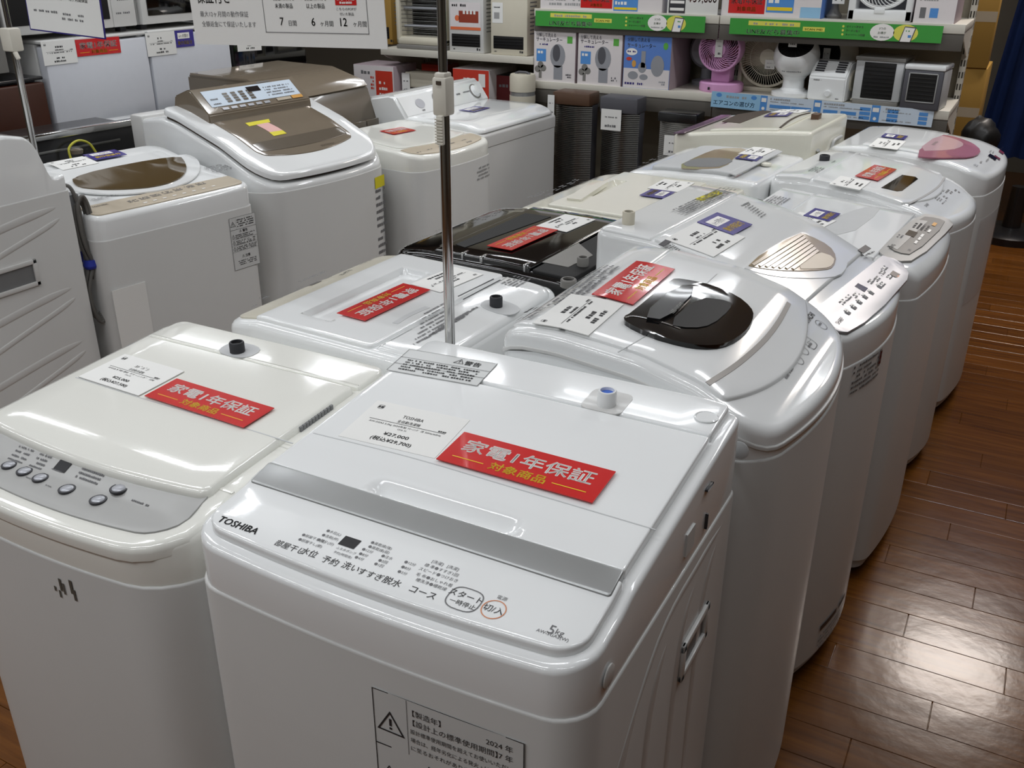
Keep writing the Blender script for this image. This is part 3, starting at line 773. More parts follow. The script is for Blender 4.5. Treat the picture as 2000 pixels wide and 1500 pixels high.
bm = bmesh.new(); bx(bm, .2362, .2385, -.21, -.165, .868, .884); mk('rating_sticker', bm, 'sticker', Dm.root)
Dm.lidoff = .01
red_card(Dm, ((1088, 452), (999, 493), (951, 482), (1045, 444)), 'red warranty card upside down on the black machine')
white_card(Dm, ((1165, 430), (1107, 454), (1045, 444), (1102, 420)), 'white price card on the black machine')

# E: cream machine
Em = Washer('cream white washing machine with a raised lid grip behind the black machine', (-.945, 2.4925), L_ - math.radians(4), .51, .495, .83,
            [(0, .876), (.03, .888), (.1, .9), (.4, .9), (.495, .897)], G_LC, rf=.045, rr=.03, bow=.006, top='cream_lid', bev=.016, dense=True, lidoff=.008)
Em.dips.append((-.12, .09, -.2475 + .13, -.2475 + .165, .022, .008))
Em.cover()
Em.part('lid', .1, .37, .235, 'cream_lid', off=.008, thick=.014, rf=.01, rr=.008, dips=True, bev=.005)
Em.part('rear_deck', .375, .488, .235, 'cream_lid', off=.006, thick=.02, rf=.004, rr=.02, bev=.006)
Em.plate('lid_grip', [(1107, 391), (1134, 394), (1187, 359), (1160, 356)], 'cream_lid', .014, .012)
Em.lidoff = .002; p = Em.pen(.003)
for u, v in ((1040, 384), (1052, 380), (1064, 374), (1075, 380), (1088, 370), (1100, 364), (1116, 358), (1125, 352), (1140, 356)): p.g(u, v, .03, .006, 2, 1)
p.q(1107, 369, .018, .012); p.q(1163, 348, .026, .01)
p.done()
Em.lidoff = .008
blue_card(Em, ((1318, 378), (1296, 390), (1248, 384), (1274, 371)), 'blue warranty card upside down on the cream machine')
white_card(Em, ((1356, 358), (1328, 376), (1262, 369), (1298, 351)), 'white price card beside the blue card on the cream machine')

# F: machine with a brown glass lid window
Fm = Washer('white washing machine with a brown see-through lid window behind the cream machine', (-.875, 3.035), L_ - math.radians(5), .485, .44, .83,
            [(0, .878), (.03, .89), (.12, .9), (.3, .908), (.44, .902)], G_LC, rf=.045, rr=.03, bow=.01, bev=.015, lidoff=.012)
Fm.cover()
Fm.part('lid', .08, .34, .2, 'light_grey', off=.012, thick=.02, rf=.02, rr=.01, bev=.006)
Fm.plate('lid_window', [(1318, 328), (1368, 303), (1404, 290), (1462, 290), (1440, 303), (1416, 328), (1370, 331)], 'tan_glass', .0135, .002, 1)
Fm.plate('tub_opening', [(1328, 325), (1352, 311), (1395, 309), (1436, 312), (1412, 326), (1380, 328)], 'shade_grey', .0142, .0015, 1)
Fm.plate('rear_flap', [(1437, 343), (1528, 297), (1518, 293), (1424, 339)], 'light_grey', .014, .003)
Fm.lathe('detergent_cap', 1496, 322, [(.018, 0), (.018, .006), (.015, .008), (.001, .008)], 'cream_lid', .004)
Fm.lidoff = .002; p = Fm.pen(.003)
for u, v in ((1252, 325), (1262, 318), (1276, 312), (1290, 306), (1306, 300)): p.g(u, v, .03, .006, 2, 1)
p.done(); Fm.lidoff = .012
bm = bmesh.new(); fs = lambda a, b: Vector((.2432, .02 + a, .8 + b))
for k in range(5): dashes(bm, fs, 0, .05 - k * .012, .06, .008)
mk('rating_print', bm, 'ink_grey', Fm.root, smooth=0)
white_card(Fm, ((1519, 292), (1488, 306), (1440, 302), (1469, 289)), 'white price card on the lid with a brown window')
blue_card(Fm, ((1492, 308), (1478, 316), (1434, 312), (1446, 304)), 'blue warranty card at the edge of the brown lid window')

# G: purple-panel machine at the far end
Gm = Washer("white washing machine with a purple control panel ending the island's left side", (-.875, 3.565), L_ - math.radians(4), .48, .5, .84,
            [(0, .915), (.05, .924), (.16, .94), (.3, .955), (.42, .965), (.5, .97)], G_LC, rf=.03, rr=.02, bow=.004, top='cream_lid', bev=.012, lidoff=.006)
Gm.cover()
Gm.part('lid', .13, .38, .22, 'cream_lid', off=.006, thick=.012, rf=.02, rr=.006, bev=.004)
Gm.plate('control_panel', [(1316, 260), (1336, 259), (1428, 225), (1408, 225)], 'purple', .0075, .004)
Gm.plate('lid_window', [(1410, 238), (1445, 241), (1506, 218), (1490, 216), (1440, 224)], 'brown_gap', .0075, .002)  # handle recess, not glass: its dark hollow painted as a flat brown patch
Gm.strip('rear_gap', [(1524, 250), (1542, 236), (1562, 226), (1582, 221)], .008, 'brown_gap', off=.0085, thick=.002)
q = Gm.loc(1594, 229); bm = bmesh.new(); bx(bm, q.x - .02, q.x + .02, q.y - .014, q.y + .014, .96, .985, .003); mk('water_inlet', bm, 'brown_cap', Gm.root)
blue_card(Gm, ((1546, 223), (1534, 231), (1495, 227), (1507, 221)), 'dark blue warranty card on the purple-panel machine')
white_card(Gm, ((1582, 216), (1560, 222), (1508, 220), (1530, 214)), 'white price card at the back of the purple-panel machine')
bm = bmesh.new(); tube(bm, spline([(-.15, .252, .9), (-.05, .253, .9), (-.02, .253, .87), (.1, .253, .87), (.15, .253, .9)], 5), .006); mk('rear_rib', bm, 'light_grey', Gm.root)
bm = bmesh.new(); bx(bm, .17, .2, .251, .262, .8, .88, .003); mk('hose_clip', bm, 'yellow_label', Gm.root)
bm = bmesh.new(); bx(bm, -.2, .2, .2495, .254, .55, .84, .003); mk('rear_panel', bm, 'light_grey', Gm.root)

# ---------------------------------------------------------------- right column of the island (fronts turned right)
R_ = PI / 2
# H: machine with the black bowl window
H2 = Washer('white washing machine with a glossy black lid window, nearest on the right island side', (-.4575, 1.475), R_ - math.radians(1), .525, .43, .868,
            [(0, .912), (.012, .92), (.05, .939), (.1, .966), (.2, .992), (.33, 1.005), (.4, 1.003), (.43, .985)], G_RC, rf=.06, rr=.025, bow=.045, bev=.014, lidoff=.006)
H2.cover()
H2.part('upper_band', .0, .43, .2615, 'white_body', off=-.026, thick=.006, rf=.06, rr=.025, bow=.046, bev=.002)
H2.part('lid', .065, .325, .238, 'white_lid', off=.006, thick=.012, rf=.008, rr=.006, bow=.045, bev=.003, dy=.012)
H2.part('rear_deck', .332, .42, .24, 'white_lid', off=.004, thick=.012, rf=.004, rr=.02, bev=.003)
H2.strip('lid_trim', [(1382, 750), (1440, 712), (1490, 668), (1520, 630), (1541, 592)], .0075, 'mid_grey', off=.0068, thick=.002)
H2.strip('fold_line', [(1207, 688), (1290, 635), (1400, 535)], .0016, 'light_grey', off=.0066, thick=.001)
H2.plate('lid_window', [(1217, 627), (1232, 620), (1310, 553), (1330, 552), (1390, 565), (1440, 586), (1466, 608), (1472, 625), (1462, 648), (1440, 668), (1410, 682), (1370, 684), (1330, 678), (1270, 662), (1220, 637)], 'black_gloss', .014, .01, 1, div=2)
H2.plate('window_bar', [(1250, 632), (1320, 570), (1364, 574), (1300, 640)], 'black_side', .0185, .005, 1)
H2.plate('window_glass', [(1300, 645), (1362, 590), (1428, 598), (1426, 614), (1390, 645), (1352, 652)], 'black_matte', .0155, .002, 1)
H2.lidoff = .014; p = H2.pen(.0186); p.t('LED LIGHT', 1322, 606, .011, 1, .01); p.done(mats=('ink', 'mid_grey')); H2.lidoff = .006
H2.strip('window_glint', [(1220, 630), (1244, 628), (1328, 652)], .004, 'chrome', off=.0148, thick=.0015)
inlet(H2, 1110, 558, 'mid_grey', .0145, .012, off=.004)
H2.lidoff = .0; p = H2.pen(.0012)
p.t('HITACHI', 1580, 622, .014, 0, .02); p.g(1562, 640, .028, .005); p.g(1549, 654, .012, .006)
for u, v, r in ((1604, 635, .014), (1569, 685, .012), (1560, 704, .011)): p.ring(u, v, .012, r * .8, .001, 1); p.g(u, v, .014, .005)
p.ring(1581, 670, .015, .0125, .001, 0, e=4); p.t('スタート', 1581, 668, .006); p.g(1584, 676, .02, .004)
for u, v in ((1539, 720), (1532, 731), (1530, 667), (1525, 673), (1538, 672), (1546, 677), (1536, 684), (1513, 683), (1507, 690), (1518, 690), (1524, 698), (1534, 697), (1488, 708), (1479, 718), (1497, 712), (1508, 706), (1515, 716), (1505, 722), (1520, 712)): p.g(u, v, .02, .0042, 2)
p.t('JKB', 1458, 761, .014, 1, 0)
p.done(); H2.lidoff = .006
p = H2.pen(.0072); H2.lidoff = .004
p.g(1038, 608, .03, .008, 2, 0); p.g(1022, 622, .03, .006, 3, 1)
for k in range(8): p.g(1085 + k * 12, 592 - k * 9, .05, .006, 4, 1)
p.t('警告', 1056, 607, .012); p.done(mats=('ink', 'ink_grey')); H2.lidoff = .006
bm = bmesh.new(); lathe(bm, [(.014, 0), (.014, .001), (.012, .002)], 18, Matrix.Translation((-.2625, -.215 + .03, .89)) @ Matrix.Rotation(-PI / 2, 4, 'Y')); mk('screw_cap', bm, 'light_grey', H2.root)
white_card(H2, ((1036, 637), (1118, 573), (1216, 600), (1152, 653)), 'white price card under the red card on the machine with the black bowl window')
red_card(H2, ((1160, 575), (1248, 510), (1313, 533), (1232, 603)), 'red warranty card with strong glare beside the black bowl window', nx=10)

# H3: silver panel, beige window
H3 = Washer('white washing machine with a silver button panel and a beige ribbed lid window', (-.484, 2.015), R_ - math.radians(5.5), .49, .525, .8,
            [(0, .866), (.012, .874), (.05, .886), (.2, .955), (.27, .975), (.4, .996), (.525, 1.0)], G_RC, rf=.05, rr=.02, bow=.045, bev=.014, lidoff=.006)
H3.cover()
H3.part('lid', .085, .39, .232, 'white_lid', off=.006, thick=.014, rf=.004, rr=.006, bev=.004)
H3.part('rear_deck', .396, .515, .235, 'white_lid', off=.004, thick=.012, rf=.004, rr=.015, bev=.004)
H3.plate('control_panel', [(1587, 607), (1724, 499), (1745, 505), (1764, 516), (1775, 531), (1772, 545), (1730, 592), (1690, 627), (1656, 647), (1638, 647), (1610, 632)], 'silver_panel', .0065, .004, 0, div=2)
H3.plate('window_rim', [(1445, 522), (1560, 452), (1592, 462), (1632, 480), (1654, 506), (1655, 522), (1640, 540), (1600, 545), (1530, 543), (1480, 534)], 'white_lid', .0075, .004, 1)
H3.plate('lid_window', [(1453, 520), (1558, 457), (1580, 462), (1620, 482), (1634, 504), (1628, 524), (1612, 530), (1544, 532), (1488, 527)], 'tan_glass', .0092, .003, 1)
for k in range(7):
    t_ = k / 6; a = (1466 + 86 * t_ * 1.0 + 12, 522 + 8 * t_); H3.strip('window_rib', [(1470 + 13 * k, 522 + 1.2 * k), (1566 + 5.2 * k, 462 + 5.2 * k)], .006, 'tan_rib', off=.0115, thick=.003)
H3.plate('lint_cover', [(1548, 529), (1596, 494), (1630, 505), (1626, 522), (1610, 528)], 'beige', .0102, .002, 1)
inlet(H3, 1227, 437, 'cream', .0135, .026, off=.004)
H3.plate('efficiency_label', [(1358, 388), (1399, 372), (1412, 377), (1371, 391)], 'yellow_label', .0065, .002)
H3.plate('energy_label', [(1286, 479), (1302, 468), (1312, 472), (1296, 483)], 'dark_grey', .008, .001)
H3.plate('energy_label', [(1446, 401), (1462, 394), (1466, 398), (1449, 404)], 'dark_grey', .006, .001)
H3.plate('energy_label', [(1675, 490), (1690, 480), (1701, 487), (1686, 497)], 'dark_grey', .0085, .001)
p = H3.pen(.0088)
for k in range(6): p.g(1308 + k * 3.5, 484 + k * 2.6, .035, .0035, 1, 0)
for k in range(5): p.g(1694 + k * 3, 500 - k * 1, .022, .003, 1, 0)
for k in range(7): p.g(1462 + k * 5, 404 + k * 3.2, .035, .0035, 1, 0)
H3.lidoff = .004
for k in range(7): p.g(1325 + k * 13, 410 - k * 6, .06, .005, 5, 1)
p.done(mats=('ink', 'ink_grey')); H3.lidoff = .005
p = H3.pen(.0072)
p.q(1682, 563, .026, .022, 3)
for u, v in ((1656, 612), (1668, 602), (1679, 592), (1690, 582), (1702, 574), (1718, 562)): p.q(u, v, .014, .01, 1); p.q(u - 3, v - 4, .011, .008, 2)
for u, v in ((1726, 525), (1721, 534), (1735, 542), (1722, 556), (1645, 590), (1655, 582), (1670, 577), (1700, 550), (1712, 545)): p.g(u, v, .03, .004, 2, 1); p.q(u, v, .008, .006, 2)
p.q(1748, 538, .03, .018, 4); p.q(1752, 540, .01, .012, 5); p.t('SHARP', 1640, 628, .012)
p.done(mats=('ink', 'ink_grey', 'white_print', 'display', 'tan_rib', 'orange_ring')); H3.lidoff = .006
f = H3.front(.74, .002); bm = bmesh.new(); fr = lambda a, b: f(-.17 + a, b)
for k in range(6): dashes(bm, fr, 0, .05 - k * .011, .13, .006, 0)
quad(bm, fr, .12, .02, .134, .05, 1); mk('front_print', bm, ['ink_grey', 'dark_red'], H3.root, smooth=0)
blue_card(H3, ((1369, 433), (1409, 414), (1461, 446), (1424, 466)), 'blue warranty card on the machine with the beige ribbed window')
white_card(H3, ((1310, 462), (1380, 425), (1440, 474), (1382, 511)), 'white price card below the blue card on the ribbed-window machine')
f = H3.front(.1, .002); bm = bmesh.new()
for a, b in ((-.12, -.03), (-.015, .04)): quad(bm, f, a, .02, b, .034, 0, 3)
for k in range(4): dashes(bm, f, -.12, -.0 - k * .012, .16, .007, 1)
mk('base_print', bm, ['dark_grey', 'ink_light'], H3.root, smooth=0)

# H4: grey framed panel
H4 = Washer('white washing machine with a grey framed control panel, third on the right side', (-.39, 2.535), R_ - math.radians(4), .5, .48, .79,
            [(0, .85), (.015, .86), (.08, .872), (.25, .885), (.48, .9)], G_RC, rf=.05, rr=.02, bow=.02, bev=.022, lidoff=.006)
H4.cover()
H4.part('lid', .1, .37, .235, 'white_lid', off=.006, thick=.012, rf=.004, rr=.006, bev=.003)
H4.part('rear_deck', .376, .47, .238, 'white_lid', off=.004, thick=.012, rf=.004, rr=.015, bev=.003)
H4.plate('lid_hollow', [(1652, 464), (1722, 412), (1705, 402), (1660, 412), (1590, 444)], 'light_grey', .0066, .002, 1)
H4.plate('panel_frame', [(1712, 486), (1797, 417), (1836, 421), (1860, 432), (1862, 441), (1790, 509), (1750, 510), (1726, 500)], 'grey_panel', .006, .006, 1)
H4.plate('control_panel', [(1732, 482), (1798, 424), (1830, 427), (1850, 436), (1784, 499), (1752, 495)], 'mid_grey', .0085, .004, 1)
H4.plate('display_area', [(1733, 481), (1790, 431), (1812, 434), (1752, 490)], 'grey_panel', .0092, .001, 0)
H4.lidoff = .008; p = H4.pen(.0098)
p.q(1780, 457, .05, .022, 4); p.g(1790, 441, .06, .006, 4, 0, 1.6); p.g(1756, 462, .03, .005, 2); p.t('NEWQ', 1742, 482, .012)
for u, v in ((1815, 452), (1801, 461), (1796, 467), (1789, 474)): p.q(u, v, .028, .006, 2)
p.q(1825, 439, .034, .009, 3); p.t('ON', 1776, 489, .01, 1); p.done(mats=('ink', 'ink_grey', 'white_print', 'orange_label', 'bronze_dark')); H4.lidoff = .006
H4.lathe('transport_cap', 1476, 393, [(.02, 0), (.02, .003), (.013, .003), (.012, .0)], 'dark_grey', .004)
p = H4.pen(.0062); p.g(1505, 388, .09, .005, 6, 1); p.done(mats=('ink', 'ink_grey'))
blue_card(H4, ((1567, 424), (1589, 411), (1644, 418), (1621, 434)), 'blue warranty card on the machine with the grey framed panel')
white_card(H4, ((1538, 428), (1566, 412), (1630, 436), (1600, 448)), 'white price card half under the blue card on the grey framed panel machine')

# H5: small black window, red card
H5 = Washer('white washing machine with a small black lid window, fourth on the right island side', (-.4, 3.095), R_ - math.radians(6.5), .485, .49, .8,
            [(0, .84), (.02, .852), (.07, .872), (.2, .9), (.4, .914), (.49, .905)], G_RC, rf=.07, rr=.025, bow=.055, bev=.022, lidoff=.005)
H5.cover()
H5.part('lid', .1, .36, .23, 'white_lid', off=.005, thick=.012, rf=.006, rr=.006, bow=.05, bev=.003)
H5.part('rear_deck', .366, .48, .232, 'white_lid', off=.004, thick=.012, rf=.004, rr=.02, bev=.003)
H5.strip('lid_trim', [(1775, 398), (1806, 383), (1832, 365), (1845, 347)], .006, 'ink_light', off=.006, thick=.002)
H5.plate('lid_window', [(1721, 367), (1762, 342), (1788, 346), (1793, 350), (1762, 373), (1752, 374)], 'black_gloss', .0062, .002)
inlet(H5, 1610, 313, 'rubber', .016, .016, off=.004)
H5.lidoff = 0; p = H5.pen(.0012)
p.q(1834, 377, .02, .012, 3); p.g(1840, 370, .03, .005, 3); p.g(1825, 385, .035, .004, 4); p.g(1853, 374, .03, .006, 2); p.g(1845, 385, .02, .005, 2); p.g(1868, 373, .02, .006, 2); p.g(1845, 396, .05, .004, 1); p.t('SHARP', 1810, 401, .012); p.g(1843, 364, .01, .008)
p.done(mats=('ink', 'ink_grey', 'white_print', 'display')); H5.lidoff = .005
p = H5.pen(.0062); p.g(1588, 330, .07, .005, 4, 1); p.g(1630, 316, .04, .005, 1, 1); p.done(mats=('ink', 'ink_grey'))
red_card(H5, ((1669, 346), (1708, 324), (1751, 333), (1715, 355)), 'red warranty card above the small black lid window')
white_card(H5, ((1618, 360), (1644, 344), (1698, 356), (1680, 373)), 'white price card beside the red card near the small black window')
bm = bmesh.new(); bx(bm, -.2565, -.252, -.02, .0, .815, .83, .002); bx(bm, -.2565, -.252, -.035, -.01, .82, .825, .001); mk('tape_scrap', bm, 'tie_blue', H5.root)

# H6: pink lid at the far end
H6 = Washer("white washing machine with a pink lid window ending the island's right side", (-.335, 3.655), R_ - math.radians(5.5), .5, .5, .8,
            [(0, .862), (.02, .876), (.1, .9), (.25, .914), (.4, .918), (.5, .908)], G_RC, rf=.06, rr=.025, bow=.03, bev=.016, lidoff=.006)
H6.cover()
H6.part('lid', .2, .4, .215, 'white_lid', off=.006, thick=.012, rf=.006, rr=.02, bev=.003)
H6.plate('lid_window', [(1781, 305), (1834, 262), (1870, 268), (1900, 280), (1917, 294), (1908, 304), (1880, 309), (1830, 309)], 'pink_dark', .0068, .004, 1)
H6.plate('inner_window', [(1788, 296), (1832, 264), (1862, 271), (1882, 280), (1880, 287), (1858, 294)], 'pink_light', .0078, .003, 1)
H6.lidoff = .003; p = H6.pen(.004)
p.q(1939, 306, .045, .026, 0); p.q(1948, 308, .02, .02, 3); p.q(1956, 297, .03, .016, 3); p.g(1936, 296, .03, .005, 2); p.g(1918, 317, .04, .006, 1); p.t('日立', 1906, 323, .014); p.g(1958, 291, .05, .007, 1, 0); p.g(1930, 313, .05, .005)
p.done(mats=('display', 'ink_grey', 'white_print', 'magenta')); H6.lidoff = .006
p = H6.pen(.0086); p.t('BEATWASH', 1826, 281, .014, 1); p.done(mats=('ink', 'mid_grey'))
white_card(H6, ((1696, 287), (1714, 271), (1770, 277), (1752, 293)), 'white price card on the pink-window machine')
blue_card(H6, ((1720, 269), (1728, 263), (1774, 267), (1766, 274)), 'blue warranty card at the back of the pink-window machine')
bm = bmesh.new(); f = H6.front(.42, .0025)
n = 6
for i in range(n):
    bm.faces.new([bm.verts.new(f(a, b)) for a, b in ((-.2 + .4 * i / n, 0), (-.2 + .4 * (i + 1) / n, 0), (-.2 + .4 * (i + 1) / n, .3), (-.2 + .4 * i / n, .3))])
mk('clear_leaflet', bm, 'acrylic', H6.root)
# ---------------------------------------------------------------- left aisle (fronts turned right)
# L1: nearest machine seen from its side and back
L1 = Washer('tall white washing machine seen from its side with a cord bundle at the far left', (-2.48, 1.35), 0, .56, .6, .95,
            [(0, 1.04), (.1, 1.1), (.45, 1.112), (.505, 1.1), (.522, 1.085), (.537, 1.05), (.548, 1.01), (.556, .992), (.565, .986), (.585, .988), (.6, .994)], G_LR, rf=.05, rr=.008, bev=.01, soft=.004, dense=True)
L1.cover()
for k, (z, l) in enumerate(((.885, .26), (.665, .3), (.51, .34))):
    rib(L1, [(.25, z + .028), (.15, z + .018), (.0, z - .005), (-.2, z - .04)], .011); rib(L1, [(.255, z - .002), (.2, z - .02), (.05, z - .06), (-.2, z - .13)], .008)
grip(L1, .02, .16, .73, .8)
bm = bmesh.new(); bx(bm, .15, .262, .301, .34, .86, .93, .006); mk('hose_mount', bm, 'shade_grey', L1.root)
bm = bmesh.new()
def loop_pts(w, h, x, y, z, n=22, ph=0):
    return [(x + w * math.sin(2 * PI * k / n + ph) * .35, y + w * math.sin(2 * PI * k / n + ph), z + h * math.cos(2 * PI * k / n + ph)) for k in range(n + 1)]
cx_, cy_ = .262, .335
tube(bm, spline([(.24, .303, .955), (.262, .316, .95), (.268, .326, .90), (.262, .33, .84), (cx_, cy_, .76)], 6), .0052)
for k in range(5):
    w = .018 + .006 * (k % 3); s = (k - 2) * .004
    up_ = [(cx_ + s, cy_ + s, .725), (cx_ + s, cy_ - w + .01, .80), (cx_ + s, cy_ - w * .6, .88 + .004 * k), (cx_ + s, cy_ + .01, .9 + .005 * k), (cx_ + s, cy_ + w, .86), (cx_ + s, cy_ + .01 + s, .73)]
    lo_ = [(cx_ + s, cy_ + s, .74), (cx_ + s, cy_ - w - .004, .66), (cx_ + s, cy_ - w * .7, .6 - .005 * k), (cx_ + s, cy_ + .005, .585 - .004 * k), (cx_ + s, cy_ + w + .004, .63), (cx_ + s, cy_ + .004 + s, .735)]
    tube(bm, spline(up_, 6), .0048); tube(bm, spline(lo_, 6), .0048)
pc = mk('power_cord', bm, 'cable', L1.root)
bm = bmesh.new(); lathe(bm, [(.017, 0), (.0205, .008), (.017, .024)], 14, Matrix.Translation((cx_, cy_, .722))); bx(bm, cx_ - .03, cx_ - .014, cy_ - .004, cy_ + .002, .735, .765); mk('cable_tie', bm, 'tie_blue', pc)

# L2: beige panel with bronze lid glass
a2 = math.radians(9)
L2 = Washer('white washing machine with a beige control strip and bronze glass lid by the cord bundle', (-2.375, 1.985), R_ - a2, .535, .5, .8,
            [(0, .858), (.015, .866), (.1, .875), (.3, .9), (.42, .922), (.5, .928)], G_LR, rf=.035, rr=.05, bow=.004, bev=.012, lidoff=.006)
L2.cover()
L2.part('control_panel', .018, .098, .25, 'beige', off=.003, thick=.005, rf=.02, rr=.003, bow=.003, bev=.001)
L2.part('lid', .2, .4, .22, 'white_lid', off=.006, thick=.012, rf=.006, rr=.02, bev=.004)
Lq = [L2.loc(*p) for p in ((140, 344), (350, 304), (362, 318), (366, 335), (352, 352), (310, 366), (250, 372), (190, 372), (145, 366))]
L2.plate('window_rim', [(130, 348), (352, 300), (380, 305), (393, 322), (385, 345), (350, 364), (290, 376), (200, 381), (130, 372)], 'white_lid', .007, .004, 2)
L2.lplate('lid_window', Lq, 'bronze_glass', .0105, .006, 2)
L2.lidoff = .003; p = L2.pen(.004)
for k in range(7): p.g(258 + 22 * k, 392 - 5.6 * k, .03, .004, 3, 1)
for k in range(8): p.q(284 + 19 * k, 396 - 4.6 * k, .012, .006, 2)
p.t('TOSHIBA', 195, 402, .012); p.g(420, 325, .08, .006, 6, 1); p.g(205, 385, .08, .004, 2, 1); p.done()
L2.lidoff = .006
front_sheet(L2, .16, .776, .1, .165)
blue_card(L2, ((158, 305), (222, 295), (250, 303), (190, 315)), 'blue warranty card on the machine with the bronze glass lid')
white_card(L2, ((92, 320), (160, 306), (194, 320), (122, 333)), 'white price card beside the cord bundle on the bronze-lid machine')
q = L2.loc(150, 296); bm = bmesh.new(); lathe(bm, [(.018, 0), (.02, .012), (.012, .016)], 14); wi = mk('water_inlet', bm, 'bronze_dark', L2.root, loc=(q.x, q.y, .928))
bm = bmesh.new(); fs = L2.front(.36, .004)
for (x0, z0, x1, z1) in ((-.255, 0, -.15, .28),):
    bx(bm, x0, x1, -.2555, -.2535, .4, .66)
mk('paper_sheet', bm, 'paper', L2.root)

# L3: large washer-dryer with framed sloping lid
a3 = math.radians(7)
L3 = Washer('large white washer-dryer with a bronze sloping lid and yellow sticker on it', (-2.36, 2.59), R_ - a3, .595, .6, .815,
            [(0, .835), (.02, .845), (.08, .878), (.2, .93), (.4, .992), (.47, 1.005), (.6, .99)], G_LR, rf=.085, rr=.03, bow=.045, bev=.014, lidoff=.034)
L3.cover()
L3.part('lid_gap', .03, .475, .275, 'brown_gap', off=.012, thick=.02, rf=.07, rr=.02, bow=.04, bev=.003)  # brown slab drawn as the dark gap under the lid
L3.part('lid', .012, .48, .285, 'white_lid', off=.034, thick=.022, rf=.085, rr=.03, bow=.045, bev=.011)
L3.part('lid_window', .085, .47, .215, 'bronze', off=.0365, thick=.008, rf=.03, rr=.006, bow=.03, bev=.002)
L3.part('lid_grip', .1, .145, .2, 'bronze_dark', off=.0385, thick=.006, rf=.012, rr=.012, bow=.012, bev=.002)
# control console behind the lid: a wedge
bm = bmesh.new(); w = .228; ys, zs = (.155, .205, .288, .292), (1.005, 1.04, 1.062, .99)
pts = [(.0, .99), (.003, 1.022), (.012, 1.03), (.085, 1.092), (.1, 1.095), (.17, 1.07), (.19, 1.0), (.0, .98)]
A_ = [bm.verts.new((-w, y, z)) for y, z in pts]; B_ = [bm.verts.new((w, y, z)) for y, z in pts]
for k in range(len(pts)): bm.faces.new((A_[k], B_[k], B_[(k + 1) % len(pts)], A_[(k + 1) % len(pts)]))
bm.faces.new(A_[::-1]); bm.faces.new(B_); bmesh.ops.recalc_face_normals(bm, faces=bm.faces[:])
bmesh.ops.bevel(bm, geom=bm.edges[:], offset=.004, segments=2, affect='EDGES')
con = mk('control_console', bm, 'bronze', L3.root)
slope = lambda x, y: Vector((x, .014 + y * .762, 1.0335 + y * .647))
bm = bmesh.new(); quad(bm, slope, -.195, .012, .2, .082, 0, 4); bm2 = mk('control_panel', bm, 'pale_blue', con, smooth=0)
bm = bmesh.new(); sl = lambda x, y: slope(x, y) + Vector((0, -.0005, .0012))
quad(bm, sl, -.01, .052, .045, .074, 0)
for i in range(4):
    for j in range(4): quad(bm, sl, -.12 + .034 * i, .022 + .011 * j, -.1 + .034 * i, .03 + .011 * j, 1)
for r in range(4): dashes(bm, sl, .06, .024 + .012 * r, .12, .005, 2)
dashes(bm, sl, .05, .084, .06, .006, 2); dashes(bm, sl, -.18, .02, .03, .006, 2); dashes(bm, sl, -.18, .04, .03, .006, 2)
quad(bm, sl, .15, -.004, .2, .01, 3); quad(bm, sl, .08, -.004, .145, .008, 4)
for k in range(6): quad(bm, sl, -.16 + .036 * k, -.006, -.135 + .036 * k, .004, 5)
mk('lettering', bm, ['display', 'bronze_dark', 'ink_grey', 'orange_label', 'beige', 'silver_panel'], con, smooth=0)
bm = bmesh.new(); bx(bm, -.285, .285, .292, .36, .84, 1.0, .01); mk('rear_duct', bm, 'white_body', L3.root)
L3.lidoff = .0365
for nm, px, m in (('notice_sticker', [(500, 244), (524, 240), (552, 255), (527, 259)], 'pink_label'), ('notice_strip', [(479, 241), (525, 233), (528, 239), (487, 247)], 'yellow_label'), ('notice_strip', [(526, 259), (552, 255), (560, 261), (535, 266)], 'yellow_label')):
    L3.plate(nm, px, m, .0378, .0008)
p = L3.pen(.0374); p.t('BEATWASH', 640, 282, .012, 1); p.done(mats=('ink', 'bronze_dark'))
bm = bmesh.new(); f = L3.front(.4, .002); f0 = lambda a, b: f(.19 + a, b)
quad(bm, f0, -.002, .345, .062, .385, 0); 
for k in range(12): dashes(bm, f0, 0, .33 - k * .025, .06, .012, 1)
mk('rating_label', bm, ['yellow_label', 'ink_grey'], L3.root, smooth=0)
grip(L3, -.24, -.13, .38, .44, -1)

# L4: white machine with beige strip between the washer-dryer and the dryer
L4 = Washer('white washing machine with a beige panel and red card between the washer-dryer and the dryer', (-2.135, 3.135), R_ - math.radians(7), .475, .47, .782,
            [(0, .832), (.015, .84), (.08, .848), (.25, .86), (.47, .868)], G_LR, rf=.05, rr=.03, bow=.03, bev=.014, top='warm_lid', lidoff=.006)
L4.cover()
L4.part('control_panel', .022, .09, .21, 'beige', off=.003, thick=.005, rf=.035, rr=.004, bow=.026, bev=.001)
L4.part('lid', .105, .4, .2, 'warm_lid', off=.006, thick=.012, rf=.03, rr=.01, bow=.03, bev=.004)
L4.lidoff = .003; p = L4.pen(.004)
for k in range(5): p.g(818 + 22 * k, 298 - 6 * k, .03, .005, 1, 1)
p.q(864, 283, .02, .008, 0); p.t('SHARP', 916, 277, .012, 1); p.done(); L4.lidoff = .006
f = L4.front(.69, .002); bm = bmesh.new()
for k in range(4): dashes(bm, lambda a, b: f(.1 + a, b), 0, .05 - k * .014, .1, .008, 0)
mk('front_print', bm, 'ink_light', L4.root, smooth=0)
red_card(L4, ((749, 256), (786, 250), (811, 256), (762, 266)), 'red warranty card on the machine beside the washer-dryer')

